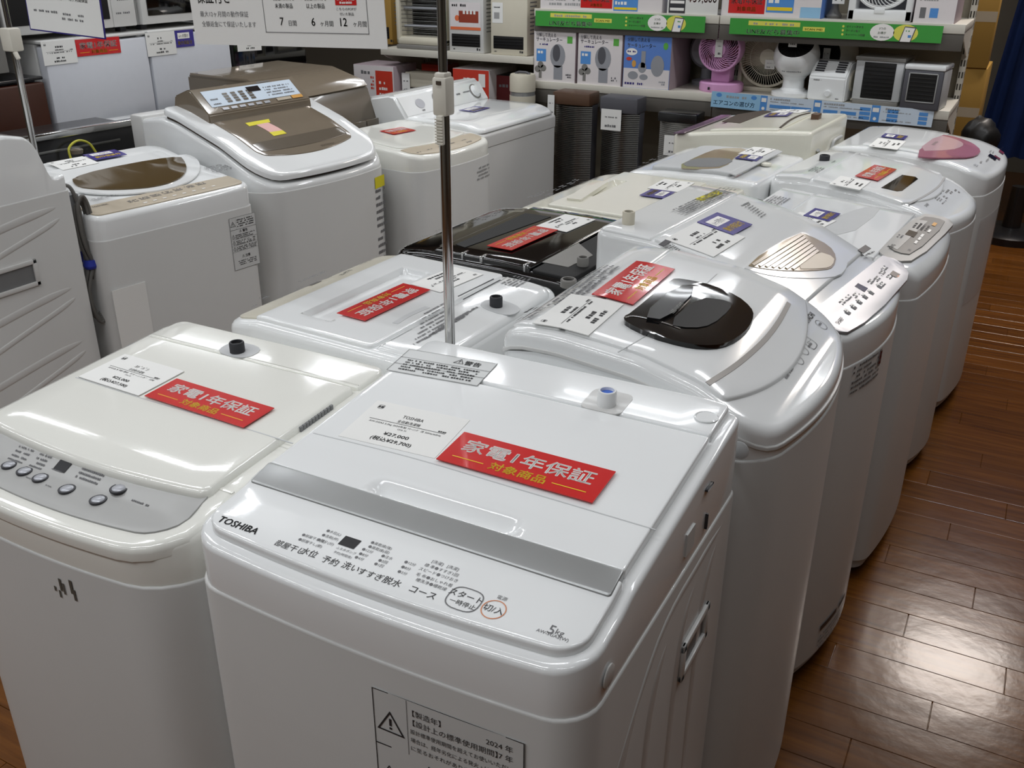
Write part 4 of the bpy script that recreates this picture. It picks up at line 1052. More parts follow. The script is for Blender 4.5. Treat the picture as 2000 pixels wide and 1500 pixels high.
# L5: dryer with slanted rear console and knobs
L5r = thing('clothes_dryer', 'wide white dryer with slanted rear console and knobs ending the left aisle row', 'clothes dryer', (-2.245, 3.735, 0), R_ - math.radians(3), 'laundry machines along the left aisle')
L5r.rotation_euler = (0, 0, R_ - math.radians(3)); L5r.location = (-2.245, 3.735, 0); L5r['group'] = 'laundry machines along the left aisle'
P5 = rrect(.325, -.3, .3, .03, .02)
bm = bmesh.new(); slab(bm, P5, lambda x, y: .772, .02, .004, 4); mk('cabinet', bm, 'white_body', L5r)
bm = bmesh.new(); slab(bm, inset(P5, -.003), lambda x, y: .826 + .012 * sstep((y + .3) / .05), .774, .012, 10); mk('top_band', bm, 'white_body', L5r)
bm = bmesh.new(); slab(bm, rrect(.318, -.295, .14, .05, .01, bow=.0), lambda x, y: .868 - .02 * sstep((-.2 - y) / .09), .832, .014, 10); mk('lid', bm, 'white_lid', L5r)
bm = bmesh.new(); pts = [(.06, .862), (.125, .952), (.16, .956), (.3, .93), (.3, .8), (.06, .8)]
A_ = [bm.verts.new((-.325, y, z)) for y, z in pts]; B_ = [bm.verts.new((.325, y, z)) for y, z in pts]
for k in range(len(pts)): bm.faces.new((A_[k], B_[k], B_[(k + 1) % len(pts)], A_[(k + 1) % len(pts)]))
bm.faces.new(A_[::-1]); bm.faces.new(B_); bmesh.ops.recalc_face_normals(bm, faces=bm.faces[:]); bmesh.ops.bevel(bm, geom=bm.edges[:], offset=.012, segments=3, affect='EDGES')
con5 = mk('control_console', bm, 'white_lid', L5r)
nrm = Vector((0, -.81, .585)); exy = Vector((0, .585, .81))
for x in (-.055, .01, .24):
    o_ = Vector((x, .0925, .907)) + nrm * .001
    mtx = Matrix.Translation(o_) @ nrm.to_track_quat('Z', 'Y').to_matrix().to_4x4()
    bm = bmesh.new(); lathe(bm, [(.03, 0), (.03, .004), (.024, .006), (.022, .02), (.001, .022)], 22, mtx); kb = mk('knob', bm, 'white_lid', con5)
    bm = bmesh.new(); lathe(bm, [(.036, 0), (.036, .002), (.03, .003)], 22, mtx); mk('knob_ring', bm, 'navy' if 0 else 'mid_grey', con5)
bm = bmesh.new(); fr5 = lambda x, y: Vector((x, .0925, .907)) + exy * y + nrm * .0016
disc_print(bm, fr5, -.19, 0, .03, .022, 0); dashes(bm, fr5, .09, .0, .03, .008, 1); dashes(bm, fr5, .14, .004, .07, .006, 1); dashes(bm, fr5, -.2, -.035, .02, .006, 1)
mk('lettering', bm, ['silver_panel', 'ink_grey'], con5, smooth=0)
class D5: pass
R5 = plane_rect((-.06, -.1, .8695), (1, 0, 0), (0, 1, 0), .13, .08)
card('warranty_card', 'small blue warranty card lying on the dryer lid', 'warranty card', G_BLUE, R5, 'blue_print', blue_printing, Matrix.Translation(L5r.location) @ Matrix.Rotation(L5r.rotation_euler.z, 4, 'Z'), base=.001)
# bronze washer behind
t = thing('washing_machine', 'bronze washing machine with a brown front panel behind the left aisle row', 'washing machine', (-2.84, 3.18, 0), R_ - math.radians(2), 'washing machines behind the left aisle row')
bm = bmesh.new(); pts = [(-.36, .0), (-.36, .8), (-.3, .98), (-.28, 1.0), (-.12, 1.045), (.2, 1.05), (.2, 0)]
A_ = [bm.verts.new((-.265, y, z)) for y, z in pts]; B_ = [bm.verts.new((.265, y, z)) for y, z in pts]
for k in range(len(pts)): bm.faces.new((A_[k], B_[k], B_[(k + 1) % len(pts)], A_[(k + 1) % len(pts)]))
bm.faces.new(A_[::-1]); bm.faces.new(B_); bmesh.ops.recalc_face_normals(bm, faces=bm.faces[:]); bmesh.ops.bevel(bm, geom=bm.edges[:], offset=.008, segments=2, affect='EDGES')
mk('cabinet', bm, 'bronze_dark', t)
bm = bmesh.new(); pts = [(-.305, .985), (-.285, 1.006), (-.12, 1.052), (.19, 1.057), (.19, 1.045), (-.1, 1.03), (-.28, .99)]
A_ = [bm.verts.new((-.255, y, z)) for y, z in pts]; B_ = [bm.verts.new((.255, y, z)) for y, z in pts]
for k in range(len(pts)): bm.faces.new((A_[k], B_[k], B_[(k + 1) % len(pts)], A_[(k + 1) % len(pts)]))
bm.faces.new(A_[::-1]); bm.faces.new(B_); bmesh.ops.recalc_face_normals(bm, faces=bm.faces[:]); mk('lid', bm, 'bronze', t)
for k in range(4):
    bm = bmesh.new(); bx(bm, -.1 + .085 * k, -.02 + .085 * k, -.372, -.36, .81, .86, .003); mk('front_panel', bm, 'bronze_dark', t)
bm = bmesh.new(); bx(bm, -.05, .15, -.366, -.36, .7, .78, .001); mk('front_label', bm, 'sky_label', t)
# ================================================================== FRIDGES AND MICROWAVES (back of the left aisle)
XF = -3.3
def fridge(y0, y1, label, m, ztop=1.2, split=.62):
    t = thing('refrigerator', label, 'refrigerator', (XF - .3, (y0 + y1) / 2, 0), 0, 'refrigerators behind the left aisle'); w = (y1 - y0) / 2 - .003
    bm = bmesh.new(); bx(bm, -.28, .25, -w, w, .03, ztop - .012, .006); mk('cabinet', bm, m[1], t)
    for a, b in ((.05, split - .006), (split + .006, ztop - .02)):
        bm = bmesh.new(); bx(bm, .256, .3, -w, w, a, b, .008); mk('door', bm, m[0], t)
    bm = bmesh.new(); bx(bm, -.28, .298, -w, w, ztop - .012, ztop, .004); mk('top_panel', bm, m[1], t)
    for sx in (-.2, .2):
        for sy in (-w + .06, w - .06):
            bm = bmesh.new(); lathe(bm, [(.02, 0), (.02, .032)], 10, Matrix.Translation((sx, sy, 0))); mk('foot', bm, 'rubber', t)
    return t
FW = ('fridge_white', 'white_body')
mat('fridge_white', (206, 209, 216), .35, coat=.2)
fridge(2.476, 2.974, 'white refrigerator with a red card on its door, left of the two white ones', FW)
fridge(2.98, 3.45, 'white refrigerator with a blue card on its door, right of the two white ones', FW)
fridge(3.46, 3.98, 'glossy black refrigerator beside the white pair', ('black_gloss', 'black_side'), 1.25, .66)
fridge(1.9, 2.46, 'dark wood-brown refrigerator behind the chrome pole at far left', ('wood_dark', 'black_side'), 1.08, .5)
def wall_card(kind, tl, tr, bl, label, x=XF + .0005, m=None):
    R = wall_rect(tl, tr, bl, 'x', x)
    if kind == 'red': card('warranty_card', label, 'warranty card', G_RED, R, 'red_print', red_print)
    elif kind == 'blue': card('warranty_card', label, 'warranty card', G_BLUE, R, 'blue_print', blue_printing)
    else: card('price_card', label, 'price card', G_PRICE, R, 'paper', price(kind=''))
wall_card('w', (80, 82), (146, 76), (87, 129), 'white price card beside the red card on a white refrigerator')
wall_card('red', (146, 78), (232, 71), (151, 111), 'red warranty card on a white refrigerator door')
wall_card('w', (283, 65), (340, 60), (289, 111), 'white price card beside the blue card on a white refrigerator')
wall_card('blue', (340, 60), (376, 57), (344, 93), 'blue warranty card on a white refrigerator door')
wall_card('w', (460, 60), (507, 58), (464, 101), 'white price card on the glossy black refrigerator')
def microwave(y0, y1, label, door, body, z=1.201, h=.3, x=XF - .03, panel=0.12):
    t = thing('microwave_oven', label, 'microwave oven', (x - .2, (y0 + y1) / 2, z), 0, 'microwave ovens on the refrigerators'); w = (y1 - y0) / 2
    bm = bmesh.new(); bx(bm, -.18, .17, -w, w, .02, h, .008); mk('cabinet', bm, body, t)
    bm = bmesh.new(); bx(bm, .172, .2, -w, w - panel, .022, h - .004, .004); d = mk('door', bm, body, t)
    bm = bmesh.new(); bx(bm, .2, .203, -w + .03, w - panel - .015, .055, h - .035, .002); mk('window', bm, door, d)
    bm = bmesh.new(); bx(bm, .172, .198, w - panel + .003, w, .022, h - .004, .004); c = mk('control_panel', bm, body, t)
    bm = bmesh.new(); f = lambda a, b: Vector((.1985, w - panel + .02 + a, .05 + b))
    for k in range(3): dashes(bm, f, 0, .02 + k * .05, .07, .008, 0)
    mk('lettering', bm, 'ink_grey', c, smooth=0)
    for sx in (-.14, .14):
        for sy in (-w + .04, w - .04):
            bm = bmesh.new(); bx(bm, sx - .015, sx + .015, sy - .015, sy + .015, 0, .021); mk('foot', bm, 'rubber', t)
    return t
microwave(2.36, 2.965, 'white microwave oven half hidden behind the hanging sign', 'black_matte', 'white_body', z=1.201)
microwave(2.995, 3.43, 'white microwave oven with a black door next to the banner', 'black_gloss', 'white_body', z=1.201, panel=.002)
microwave(1.98, 2.34, 'dark grey microwave oven at the far left behind the pole', 'black_gloss', 'mid_grey', z=1.081, h=.36, x=XF - .02)
# low black cabinet and a white box behind the bronze-lid machine
t = thing('black_cabinet', 'low black cabinet with a chrome front rail behind the bronze-lid machine', 'cabinet', (-3.0, 2.2, 0), math.radians(-6))
bm = bmesh.new(); bx(bm, -.14, .12, -.3, .29, .0, .94, .005); mk('cabinet_body', bm, 'black_side', t)
bm = bmesh.new(); bx(bm, .1, .135, -.305, .295, .94, .962, .003); mk('front_rail', bm, 'chrome', t)
bm = bmesh.new(); bx(bm, .12, .126, -.25, .2, .895, .903, .001); mk('trim_line', bm, 'steel', t)
bm = bmesh.new(); tube(bm, spline([(.16, -.02, .86), (.155, -.02, .905), (.15, .02, .925), (.15, .06, .91), (.155, .08, .87)], 6), .004)
yc = mk('earth_wire', bm, 'yellow_cord', t)
t = thing('storage_tub', 'white translucent plastic box standing behind the big washer-dryer', 'plastic box', (-2.95, 2.71, 0), math.radians(-8))
bm = bmesh.new(); bx(bm, -.12, .12, -.2, .2, .0, .9, .01); mk('tub_body', bm, 'cream_lid', t)
bm = bmesh.new(); bx(bm, -.125, .125, -.205, .205, .9, .93, .006); mk('tub_rim', bm, 'white_lid', t)

# ================================================================== POLES AND HANGING SIGNS
def stand(label, x, y, zj, r0=.0082, r1=.0065, lean=0):
    t = thing('sign_stand', label, 'sign stand', (x, y, 0), 0, 'chrome sign stands')
    bm = bmesh.new(); lathe(bm, [(.05, 0), (.05, .012), (.04, .02), (.012, .024)], 24); mk('base', bm, 'steel', t)
    bm = bmesh.new(); lathe(bm, [(r0, .02), (r0, zj)], 20); mk('lower_pole', bm, 'chrome', t)
    bm = bmesh.new(); lathe(bm, [(r1, zj - .05), (r1, 1.95)], 20); mk('upper_pole', bm, 'chrome', t)
    return t
st = stand('chrome telescopic sign pole with a white clamp in the middle of the island', -.757, 1.195 + .012, 1.32)
bm = bmesh.new(); bx(bm, -.012, .012, -.013, .012, 1.318, 1.372, .004); bx(bm, -.009, .009, -.011, .01, 1.366, 1.378, .003); cl = mk('clamp', bm, 'rack_white', st)
bm = bmesh.new(); bx(bm, -.0035, .0045, -.0145, -.012, 1.362, 1.367); mk('clamp_slot', bm, 'brown_gap', cl)
bm = bmesh.new(); bx(bm, -.002, .0085, -.02, -.012, 1.278, 1.32, .002)
for k in range(9): bx(bm, -.003, .0095, -.0215, -.019, 1.28 + .0042 * k, 1.2823 + .0042 * k)
mk('lever', bm, 'rack_white', cl)
bm = bmesh.new(); tube(bm, [(0, -.012, 1.68), (-.48, -.012, 1.68)], .004); bx(bm, -.012, .012, -.02, .012, 1.665, 1.695, .003); mk('arm', bm, 'rack_white', st)
st2 = stand('chrome sign pole with a white clip at the far left aisle', -2.7, 1.93, 1.3, .01, .008)
bm = bmesh.new(); bx(bm, -.02, .028, -.024, .016, 1.245, 1.31, .006); cl = mk('clamp', bm, 'rack_white', st2)
bm = bmesh.new(); bx(bm, .02, .03, -.02, -.008, 1.225, 1.25, .003, mtx=Matrix.Translation((.03, 0, 1.24)) @ Matrix.Rotation(-.5, 4, 'Y') @ Matrix.Translation((-.03, 0, -1.24))); mk('lever', bm, 'rack_white', cl)
bm = bmesh.new(); tube(bm, [(0, 0, 1.6), (.3, 0, 1.6)], .004); mk('arm', bm, 'rack_white', st2)
# banner on the middle pole
yb = 1.195
BL, BR = at(385, 86, y=yb), at(758, 96, y=yb)
ex = (BR - BL).normalized(); bw = (BR - BL).length; bh = 1.676 - BL.z
RB = plane_rect(BL, ex, Vector((-.035, 0, 1)), bw, bh)
def banner(bm, fr, w, h):
    k = w / 373.0                      # one unit = one picture point of width
    def X(u): return (u - 385) * k
    def Y(v): return (91 - v) * k * .98
    write(bm, fr, '保証付き', X(435), Y(27), k * 19, 'C', .006, 0, fit=k * 70)
    write(bm, fr, '安心返品', X(435), Y(2), k * 19, 'C', .006, 0, fit=k * 70)
    write(bm, fr, '最大12ヶ月間の動作保証', X(453), Y(48), k * 9, 'C', .0, 1, fit=k * 100)
    write(bm, fr, '全額返金にて保証いたします', X(460), Y(63), k * 9, 'C', .0, 1, fit=k * 112)
    # heart outline
    hp = [fr(X(493) + k * 15 * (16 * math.sin(a) ** 3) / 16, Y(8) + k * 14 * (13 * math.cos(a) - 5 * math.cos(2 * a) - 2 * math.cos(3 * a) - math.cos(4 * a)) / 16) for a in [2 * PI * i / 40 for i in range(40)]]
    bm.faces.new([bm.verts.new(p) for p in hp][::-1]).material_index = 3
    ax, ay = X(493), Y(8)
    def HP(a, s): return fr(ax + s * k * 15 * math.sin(a) ** 3, ay + s * k * 14 * (13 * math.cos(a) - 5 * math.cos(2 * a) - 2 * math.cos(3 * a) - math.cos(4 * a)) / 16)
    o = [bm.verts.new(HP(2 * PI * i / 40, 1.03) + Vector((0, -.0002, 0))) for i in range(40)]; n_ = [bm.verts.new(HP(2 * PI * i / 40, .97) + Vector((0, -.0002, 0))) for i in range(40)]
    for i in range(40): bm.faces.new((o[i], n_[i], n_[(i + 1) % 40], o[(i + 1) % 40])).material_index = 2
    ring_print(bm, fr, X(502), Y(17), k * 5, k * 4, k * 1.2, 2, 12)
    # table
    x0, x1, yt, yb_ = X(534), X(728), Y(3), Y(71)
    quad(bm, fr, x0, Y(6), x1, Y(-40), 4); quad(bm, fr, x0, yb_, x1, yb_ + k, 1); quad(bm, fr, x0, yb_, x0 + k, yt, 1); quad(bm, fr, x1 - k, yb_, x1, yt, 1)
    f2 = lambda x, y: fr(x, y) + Vector((0, -.0003, 0))
    for u in (612, 671, 700): dashes(bm, f2, X(u), Y(1), k * 18, k * 3, 5)
    for u, n, d in ((576, '7', '日間'), (636, '6', 'ヶ月間'), (692, '12', 'ヶ月間')):
        write(bm, fr, n, X(u - 8), Y(60), k * 16, 'C', .006, 0); write(bm, fr, d, X(u + 1 + 4 * len(n)), Y(60), k * 8.5, 'L', 0, 0)
    for u, a in ((575, '未満の製品'), (635, '以上の製品')):
        write(bm, fr, '税込1,000円', X(u), Y(24), k * 7.4, 'C', .003, 0, fit=k * 40); write(bm, fr, a, X(u), Y(35), k * 7.4, 'C', .003, 0, fit=k * 34)
    quad(bm, fr, X(672), Y(31), X(710), Y(16), 6); write(bm, f2, '家電1年保証', X(691), Y(24), k * 7, 'C', .0, 5, fit=k * 32); dashes(bm, f2, X(680), Y(29), k * 22, k * 3, 5)
    write(bm, fr, 'こちらのPOPが', X(691), Y(38), k * 4.6, 'C', 0, 0, fit=k * 36); write(bm, fr, '付いた製品', X(691), Y(45), k * 4.6, 'C', 0, 0, fit=k * 25)
    return ['ink', 'ink_grey', 'fan_dark', 'pink_label', 'fan_dark', 'white_print', 'red_print']
card('banner', 'large white warranty banner hanging from the middle pole', 'sign', 'hanging warranty signs', RB, 'paper', banner, thick=.0012, base=0)
# tilted sign on the left pole
yl = 1.9
A_, B_, D_ = at(50, 0, y=yl), at(200, 0, y=yl), at(61, 58, y=yl); E_ = at(208, 77, y=yl)
ex = (E_ - D_).normalized(); w = (E_ - D_).length
RS = plane_rect(D_, ex, Vector((0, 0, 1)) - ex * ex.z, w, .21)
def leaflet(bm, fr, w, h):
    quad(bm, lambda x, y: fr(x, y) , w * .012, w * .012, w * .988, h * .985, 0)
    f2 = lambda x, y: fr(x, y) + Vector((0, -.0005, 0))
    quad(bm, f2, w * .17, h * .42, w * .35, h * .47, 1); write(bm, f2, '対象商品', w * .26, h * .43, h * .035, 'C', 0, 0)
    write(bm, f2, '付いた製品', w * .37, h * .425, h * .04, 'L', 0, 2); write(bm, f2, '12ヶ月間保証', w * .6, h * .425, h * .055, 'L', .004, 2, fit=w * .24)
    dashes(bm, f2, w * .1, h * .25, w * .32, h * .03, 3); dashes(bm, f2, w * .47, h * .24, w * .3, h * .03, 3); dashes(bm, f2, w * .47, h * .18, w * .3, h * .03, 3)
    for k in range(4): dashes(bm, f2, w * .1, h * (.62 + .08 * k), w * .75, h * .04, 3)
    return ['paper', 'red_print', 'ink', 'ink_grey']
card('banner', 'tilted white leaflet with a navy border hanging on the left pole', 'sign', 'hanging warranty signs', RS, 'navy', leaflet, thick=.003, base=0)

# ================================================================== SHELVING AT THE BACK
YR = 4.4
XL, XM, XR = -3.15, -2.235, -1.317
XE = -.315
def zy(u, v, y=YR): return at(u, v, y=y)
def bay(x0, x1, shelves, label, top=1.95, right_post=True, back='rack_back'):
    t = thing('shelf_rack', label, 'shelf rack', ((x0 + x1) / 2, YR + .25, 0), 0, 'steel shelf racks along the back'); h = (x1 - x0) / 2 - .002
    bm = bmesh.new(); bx(bm, -h, h, .2, .21, .03, top); mk('back_panel', bm, back, t)
    for s in (-1, 1):
        bm = bmesh.new(); bx(bm, s * (h - .012) - .012, s * (h - .012) + .012, .15, .2, 0, top, .002); po = mk('post', bm, 'rack_white', t)
        bm = bmesh.new()
        for k in range(int(top / .05)):
            for dy in (.162, .182):
                bx(bm, s * (h - .012) - .0125, s * (h - .012) + .0125, dy - .004, dy + .004, .05 + k * .05, .076 + k * .05)
                bx(bm, s * (h - .012) + (-.009 if dy < .17 else .003), s * (h - .012) + (-.003 if dy < .17 else .009), .1492, .151, .05 + k * .05, .076 + k * .05)
        mk('post_slots', bm, 'slot', po)
    bm = bmesh.new(); bx(bm, -h, h, -.25, .2, .0, .1, .004); mk('base_shelf', bm, 'rack_dark', t)
    for z, rail in shelves:
        bm = bmesh.new(); bx(bm, -h, h, -.24, .18, z - .03, z, .004); sh = mk('shelf', bm, 'rack_white', t)
        bm = bmesh.new(); bx(bm, -h, h, -.25, -.238, z - .034, z + .002, .002); mk('price_rail', bm, 'rack_white', sh)
        if rail: bm = bmesh.new(); bx(bm, -h, h, -.247, -.242, z - .1, z - .034, .001); mk('sign_holder', bm, 'rack_dark', sh)
        for s in (-1, 1):
            bm = bmesh.new(); vs = [(-.24, z - .03), (.17, z - .03), (.17, z - .16), (.12, z - .15), (-.2, z - .05)]
            a = [bm.verts.new((s * (h - .003), y, q)) for y, q in vs]; b = [bm.verts.new((s * (h - .003) - s * .004, y, q)) for y, q in vs]
            bm.faces.new(a); bm.faces.new(b[::-1])
            for i in range(5): bm.faces.new((a[i], b[i], b[(i + 1) % 5], a[(i + 1) % 5]))
            bmesh.ops.recalc_face_normals(bm, faces=bm.faces[:]); mk('bracket', bm, 'rack_white', t)
    return t
Z1, Z2, ZH = .912, 1.246, 1.022
bay(XM, XR, ((Z1, 1), (Z2, 1)), 'steel shelf rack with the three circulator cartons')
bay(XR, XE, ((Z1, 1), (Z2, 1)), 'steel shelf rack at the right end with fans and coolers')
bay(XL, XM, ((ZH, 0), (.62, 0)), 'steel shelf rack with electric heaters, at the left')
# ---- green header signs and the blue strip
def on_front(tl, tr, bl, y=YR - .012):
    return wall_rect(tl, tr, bl, 'y', y)
def green(bm, fr, w, h):
    write(bm, fr, 'LINE友だち募集中', w * .09, h * .1, h * .36, 'L', .008, 0, fit=w * .26)
    quad(bm, fr, w * .095, h * .6, w * .35, h * .88, 1); dashes(bm, lambda x, y: fr(x, y) + Vector((0, -.0004, 0)), w * .12, h * .66, w * .2, h * .14, 2)
    quad(bm, fr, w * .365, h * .38, w * .47, h * .64, 1); write(bm, lambda x, y: fr(x, y) + Vector((0, -.0004, 0)), 'SCAN ME!', w * .417, h * .44, h * .17, 'C', .006, 3, fit=w * .085)
    for k, s in enumerate(('ポイント貯まる', 'クーポン届く', 'キャンペーン情報')):
        disc_print(bm, fr, w * .555, h * (.76 - .24 * k), h * .07, h * .07, 1); write(bm, fr, s, w * .57, h * (.7 - .24 * k), h * .15, 'L', .004, 0)
    disc_print(bm, fr, w * .735, h * .5, w * .055, h * .5, 0)
    f2 = lambda x, y: fr(x, y) + Vector((0, -.0004, 0)); f3 = lambda x, y: fr(x, y) + Vector((0, -.0008, 0))
    write(bm, f2, '3つの', w * .735, h * .66, h * .17, 'C', .006, 3); write(bm, f2, 'お得が', w * .735, h * .4, h * .17, 'C', .006, 3); dashes(bm, f2, w * .7, h * .17, w * .07, h * .1, 2)
    disc_print(bm, fr, w * .84, h * .5, w * .055, h * .5, 1)
    p = [(w * .815, 0), (w * .868, 0), (w * .885, h * .86), (w * .833, h * .9)]
    bm.faces.new([bm.verts.new(f2(*a)) for a in p]).material_index = 4
    p = [(w * .82, 0), (w * .864, 0), (w * .879, h * .8), (w * .835, h * .84)]
    bm.faces.new([bm.verts.new(f3(*a)) for a in p]).material_index = 0
    f4 = lambda x, y: fr(x, y) + Vector((0, -.0012, 0)); dashes(bm, f4, w * .84, h * .6, w * .025, h * .08, 3); quad(bm, f4, w * .852, h * .25, w * .866, h * .4, 5)
    return ['white_print', 'lime', 'ink_light', 'green_sign', 'fan_dark', 'sky_blue']
G_GR = 'green shelf-edge signs'
card('shelf_sign', 'green shelf sign above the circulator cartons', 'shelf sign', G_GR, on_front((1050, 21), (1383, 33), (1046, 50)), 'green_sign', green, nx=2, ny=1)
card('shelf_sign', 'green shelf sign above the fans and coolers', 'shelf sign', G_GR, on_front((1428, 35), (1845, 51), (1424, 66)), 'green_sign', green, nx=2, ny=1)
def aircon(bm, fr, w, h):
    W = w / 438; X = lambda u: (u - 1388) * W
    quad(bm, fr, X(1388), 0, X(1492), h, 0); write(bm, lambda x, y: fr(x, y) + Vector((0, -.0004, 0)), 'エアコンの選び方', X(1437), h * .2, h * .34, 'C', .004, 1, fit=W * 88)
    f2 = lambda x, y: fr(x, y) + Vector((0, -.0004, 0)); dashes(bm, f2, X(1420), h * .66, W * 42, h * .16, 2)
    for u in (1404, 1478): disc_print(bm, f2, X(u), h * .8, W * 6, h * .13, 1)
    for u0, u1 in ((1492, 1506), (1600, 1615), (1712, 1728)):
        quad(bm, fr, X(u0), 0, X(u1), h, 1); quad(bm, f2, X(u0 + 2), h * .6, X(u1 - 2), h * .85, 3); disc_print(bm, f2, X((u0 + u1) / 2), h * .2, W * 3.2, h * .1, 3)
    for u0, u1 in ((1512, 1555), (1556, 1596), (1620, 1648), (1654, 1684), (1690, 1710), (1742, 1762), (1800, 1816)):
        for b in ((.28,) if u0 < 1690 else (.1, .36, .62)): quad(bm, f2, X(u0), h * b, X(u1), h * (b + .2), 1)
    for u0, l in ((1512, 40), (1620, 44), (1734, 30)): dashes(bm, f2, X(u0), h * .78, W * l, h * .12, 2); dashes(bm, f2, X(u0), h * .64, W * l * 1.7, h * .06, 4); dashes(bm, f2, X(u0), h * .14, W * l * 1.8, h * .06, 4)
    return ['sky_label', 'sky_blue', 'ink_light', 'white_print', 'ink_light']
card('shelf_sign', 'long white and light blue shelf strip below the fans and coolers', 'shelf sign', 'blue shelf-edge strip', on_front((1394, 178), (1829, 216), (1388, 208)), 'pale_blue', aircon, nx=2, ny=1)
# ---- circulator cartons
def carton(x0, x1, z0, z1, y0, y1, label, front, side, art, group='circulator fan cartons', name='carton'):
    t = thing(name, label, 'carton', ((x0 + x1) / 2, y0, z0), 0, group); w = (x1 - x0) / 2; h = z1 - z0
    bm = bmesh.new(); bx(bm, -w, w, .0005, y1 - y0, 0, h, .002); mk('box_body', bm, side, t)
    bm = bmesh.new(); bx(bm, -w + .0015, w - .0015, -.001, .001, .0015, h - .0015); mk('front_print', bm, front, t)
    bm = bmesh.new(); mats = art(bm, lambda x, y: Vector((-w + x, -.0016, y)), lambda x, y: Vector((-w + x, -.002, y)), 2 * w, h); mk('lettering', bm, mats, t, smooth=0)
    bm = bmesh.new(); bx(bm, -w, w, (y1 - y0) / 2 - .001, (y1 - y0) / 2 + .001, h - .0005, h + .0006); mk('flap_seam', bm, 'ink_light', t)
    return t
def circ_art(bm, fr, f2, w, h):
    dashes(bm, fr, w * .05, h * .91, w * .58, h * .035, 0); write(bm, fr, 'TEKNOS', w * .72, h * .91, h * .045, 'L', .006, 0, fit=w * .2)
    write(bm, fr, '分解して洗える', w * .06, h * .8, h * .075, 'L', .004, 1, fit=w * .47); write(bm, fr, 'サーキュレーター', w * .06, h * .72, h * .085, 'L', .006, 1, fit=w * .62)
    dashes(bm, fr, w * .07, h * .65, w * .3, h * .03, 1); quad(bm, fr, w * .8, h * .7, w * .92, h * .82, 2); quad(bm, fr, w * .07, h * .36, w * .3, h * .58, 3); dashes(bm, f2, w * .1, h * .5, w * .14, h * .05, 6)
    disc_print(bm, fr, w * .58, h * .47, w * .18, h * .21, 4); disc_print(bm, f2, w * .55, h * .52, w * .09, h * .15, 5); quad(bm, fr, w * .49, h * .05, w * .7, h * .3, 4)
    for a, b in ((.1, .22), (.24, .24), (.17, .3)): disc_print(bm, fr, w * a, h * b, w * .07, h * .06, 7)
    quad(bm, fr, w * .13, h * .06, w * .2, h * .2, 7); dashes(bm, fr, w * .78, h * .13, w * .13, h * .03, 5); dashes(bm, fr, w * .78, h * .09, w * .13, h * .03, 5)
    return ['ink', 'navy', 'leaf_green', 'sky_blue', 'fan_print', 'fan_dark', 'white_print', 'mid_grey']
def circ_art2(bm, fr, f2, w, h):
    for k in range(8):
        pass
    quad(bm, fr, 0.003, h * .0 + .003, w - .003, h * .34, 5); dashes(bm, fr, w * .07, h * .91, w * .58, h * .035, 0); write(bm, fr, 'TEKNOS', w * .74, h * .91, h * .045, 'L', .006, 0, fit=w * .2)
    write(bm, fr, '分解して洗える', w * .07, h * .8, h * .075, 'L', .004, 0, fit=w * .47); write(bm, fr, 'サーキュレーター', w * .07, h * .7, h * .085, 'L', .006, 0, fit=w * .6)
    disc_print(bm, fr, w * .88, h * .74, w * .05, h * .06, 1); disc_print(bm, fr, w * .17, h * .62, w * .12, h * .06, 0); dashes(bm, f2, w * .08, h * .61, w * .18, h * .03, 2); disc_print(bm, f2, w * .12, h * .5, w * .06, h * .03, 3); disc_print(bm, f2, w * .23, h * .42, w * .045, h * .06, 4)
    disc_print(bm, f2, w * .73, h * .4, w * .14, h * .18, 6); disc_print(bm, f2, w * .41, h * .36, w * .09, h * .09, 6); quad(bm, f2, w * .38, h * .36, w * .47, h * .64, 6); disc_print(bm, f2, w * .22, h * .22, w * .11, h * .07, 6); disc_print(bm, f2, w * .45, h * .2, w * .09, h * .05, 6)
    dashes(bm, f2, w * .05, h * .06, w * .4, h * .04, 2); dashes(bm, f2, w * .78, h * .12, w * .13, h * .03, 6); dashes(bm, f2, w * .78, h * .08, w * .13, h * .03, 6)
    return ['white_print', 'leaf_green', 'navy', 'carton_red', 'orange_label', 'carton_white', 'fan_print']
yb_ = YR + .012
for a, b, l, fm, art in ((1042, 1125, 'white circulator carton, leftmost of the three', 'carton_white', circ_art), (1128, 1216, 'white circulator carton in the middle of the three', 'carton_white', circ_art), (1218, 1312, 'blue and white circulator carton beside the pink fan', 'carton_blue', circ_art2)):
    x0, x1 = zy(a, 100, yb_).x, zy(b, 105, yb_).x
    carton(x0 + .002, x1 - .002, Z1, Z1 + .262, yb_, yb_ + .3, l, fm, 'carton_side', art)
# ---- fans and coolers on the lower shelf
G_FAN = 'fans on the lower shelf'
def spokes(bm, r0, r1, n, twist, y, t=.003, mi=0):
    for k in range(n):
        a = 2 * PI * k / n; pts = []
        for i in range(5):
            s = i / 4; r = r0 + (r1 - r0) * s; an = a + twist * s; pts.append((r * math.cos(an), y - .008 * math.sin(PI * s), r * math.sin(an)))
        tube(bm, pts, t, 4, mi)
def hoop(bm, r, y, t, n=40, mi=0):
    pts = [(r * math.cos(2 * PI * k / n), y, r * math.sin(2 * PI * k / n)) for k in range(n + 1)]
    tube(bm, pts, t, 6, mi)
def tagcard(parent, x, y, z, w, h):
    bm = bmesh.new(); bx(bm, x - w / 2, x + w / 2, y - .001, y + .001, z - h / 2, z + h / 2); o = mk('price_tag', bm, 'paper', parent)
    bm = bmesh.new(); f = lambda a, b: Vector((x - w / 2 + a, y - .0016, z - h / 2 + b)); dashes(bm, f, w * .2, h * .15, w * .6, h * .12, 0); dashes(bm, f, w * .2, h * .6, w * .6, h * .06, 0); mk('lettering', bm, 'ink_grey', o, smooth=0)
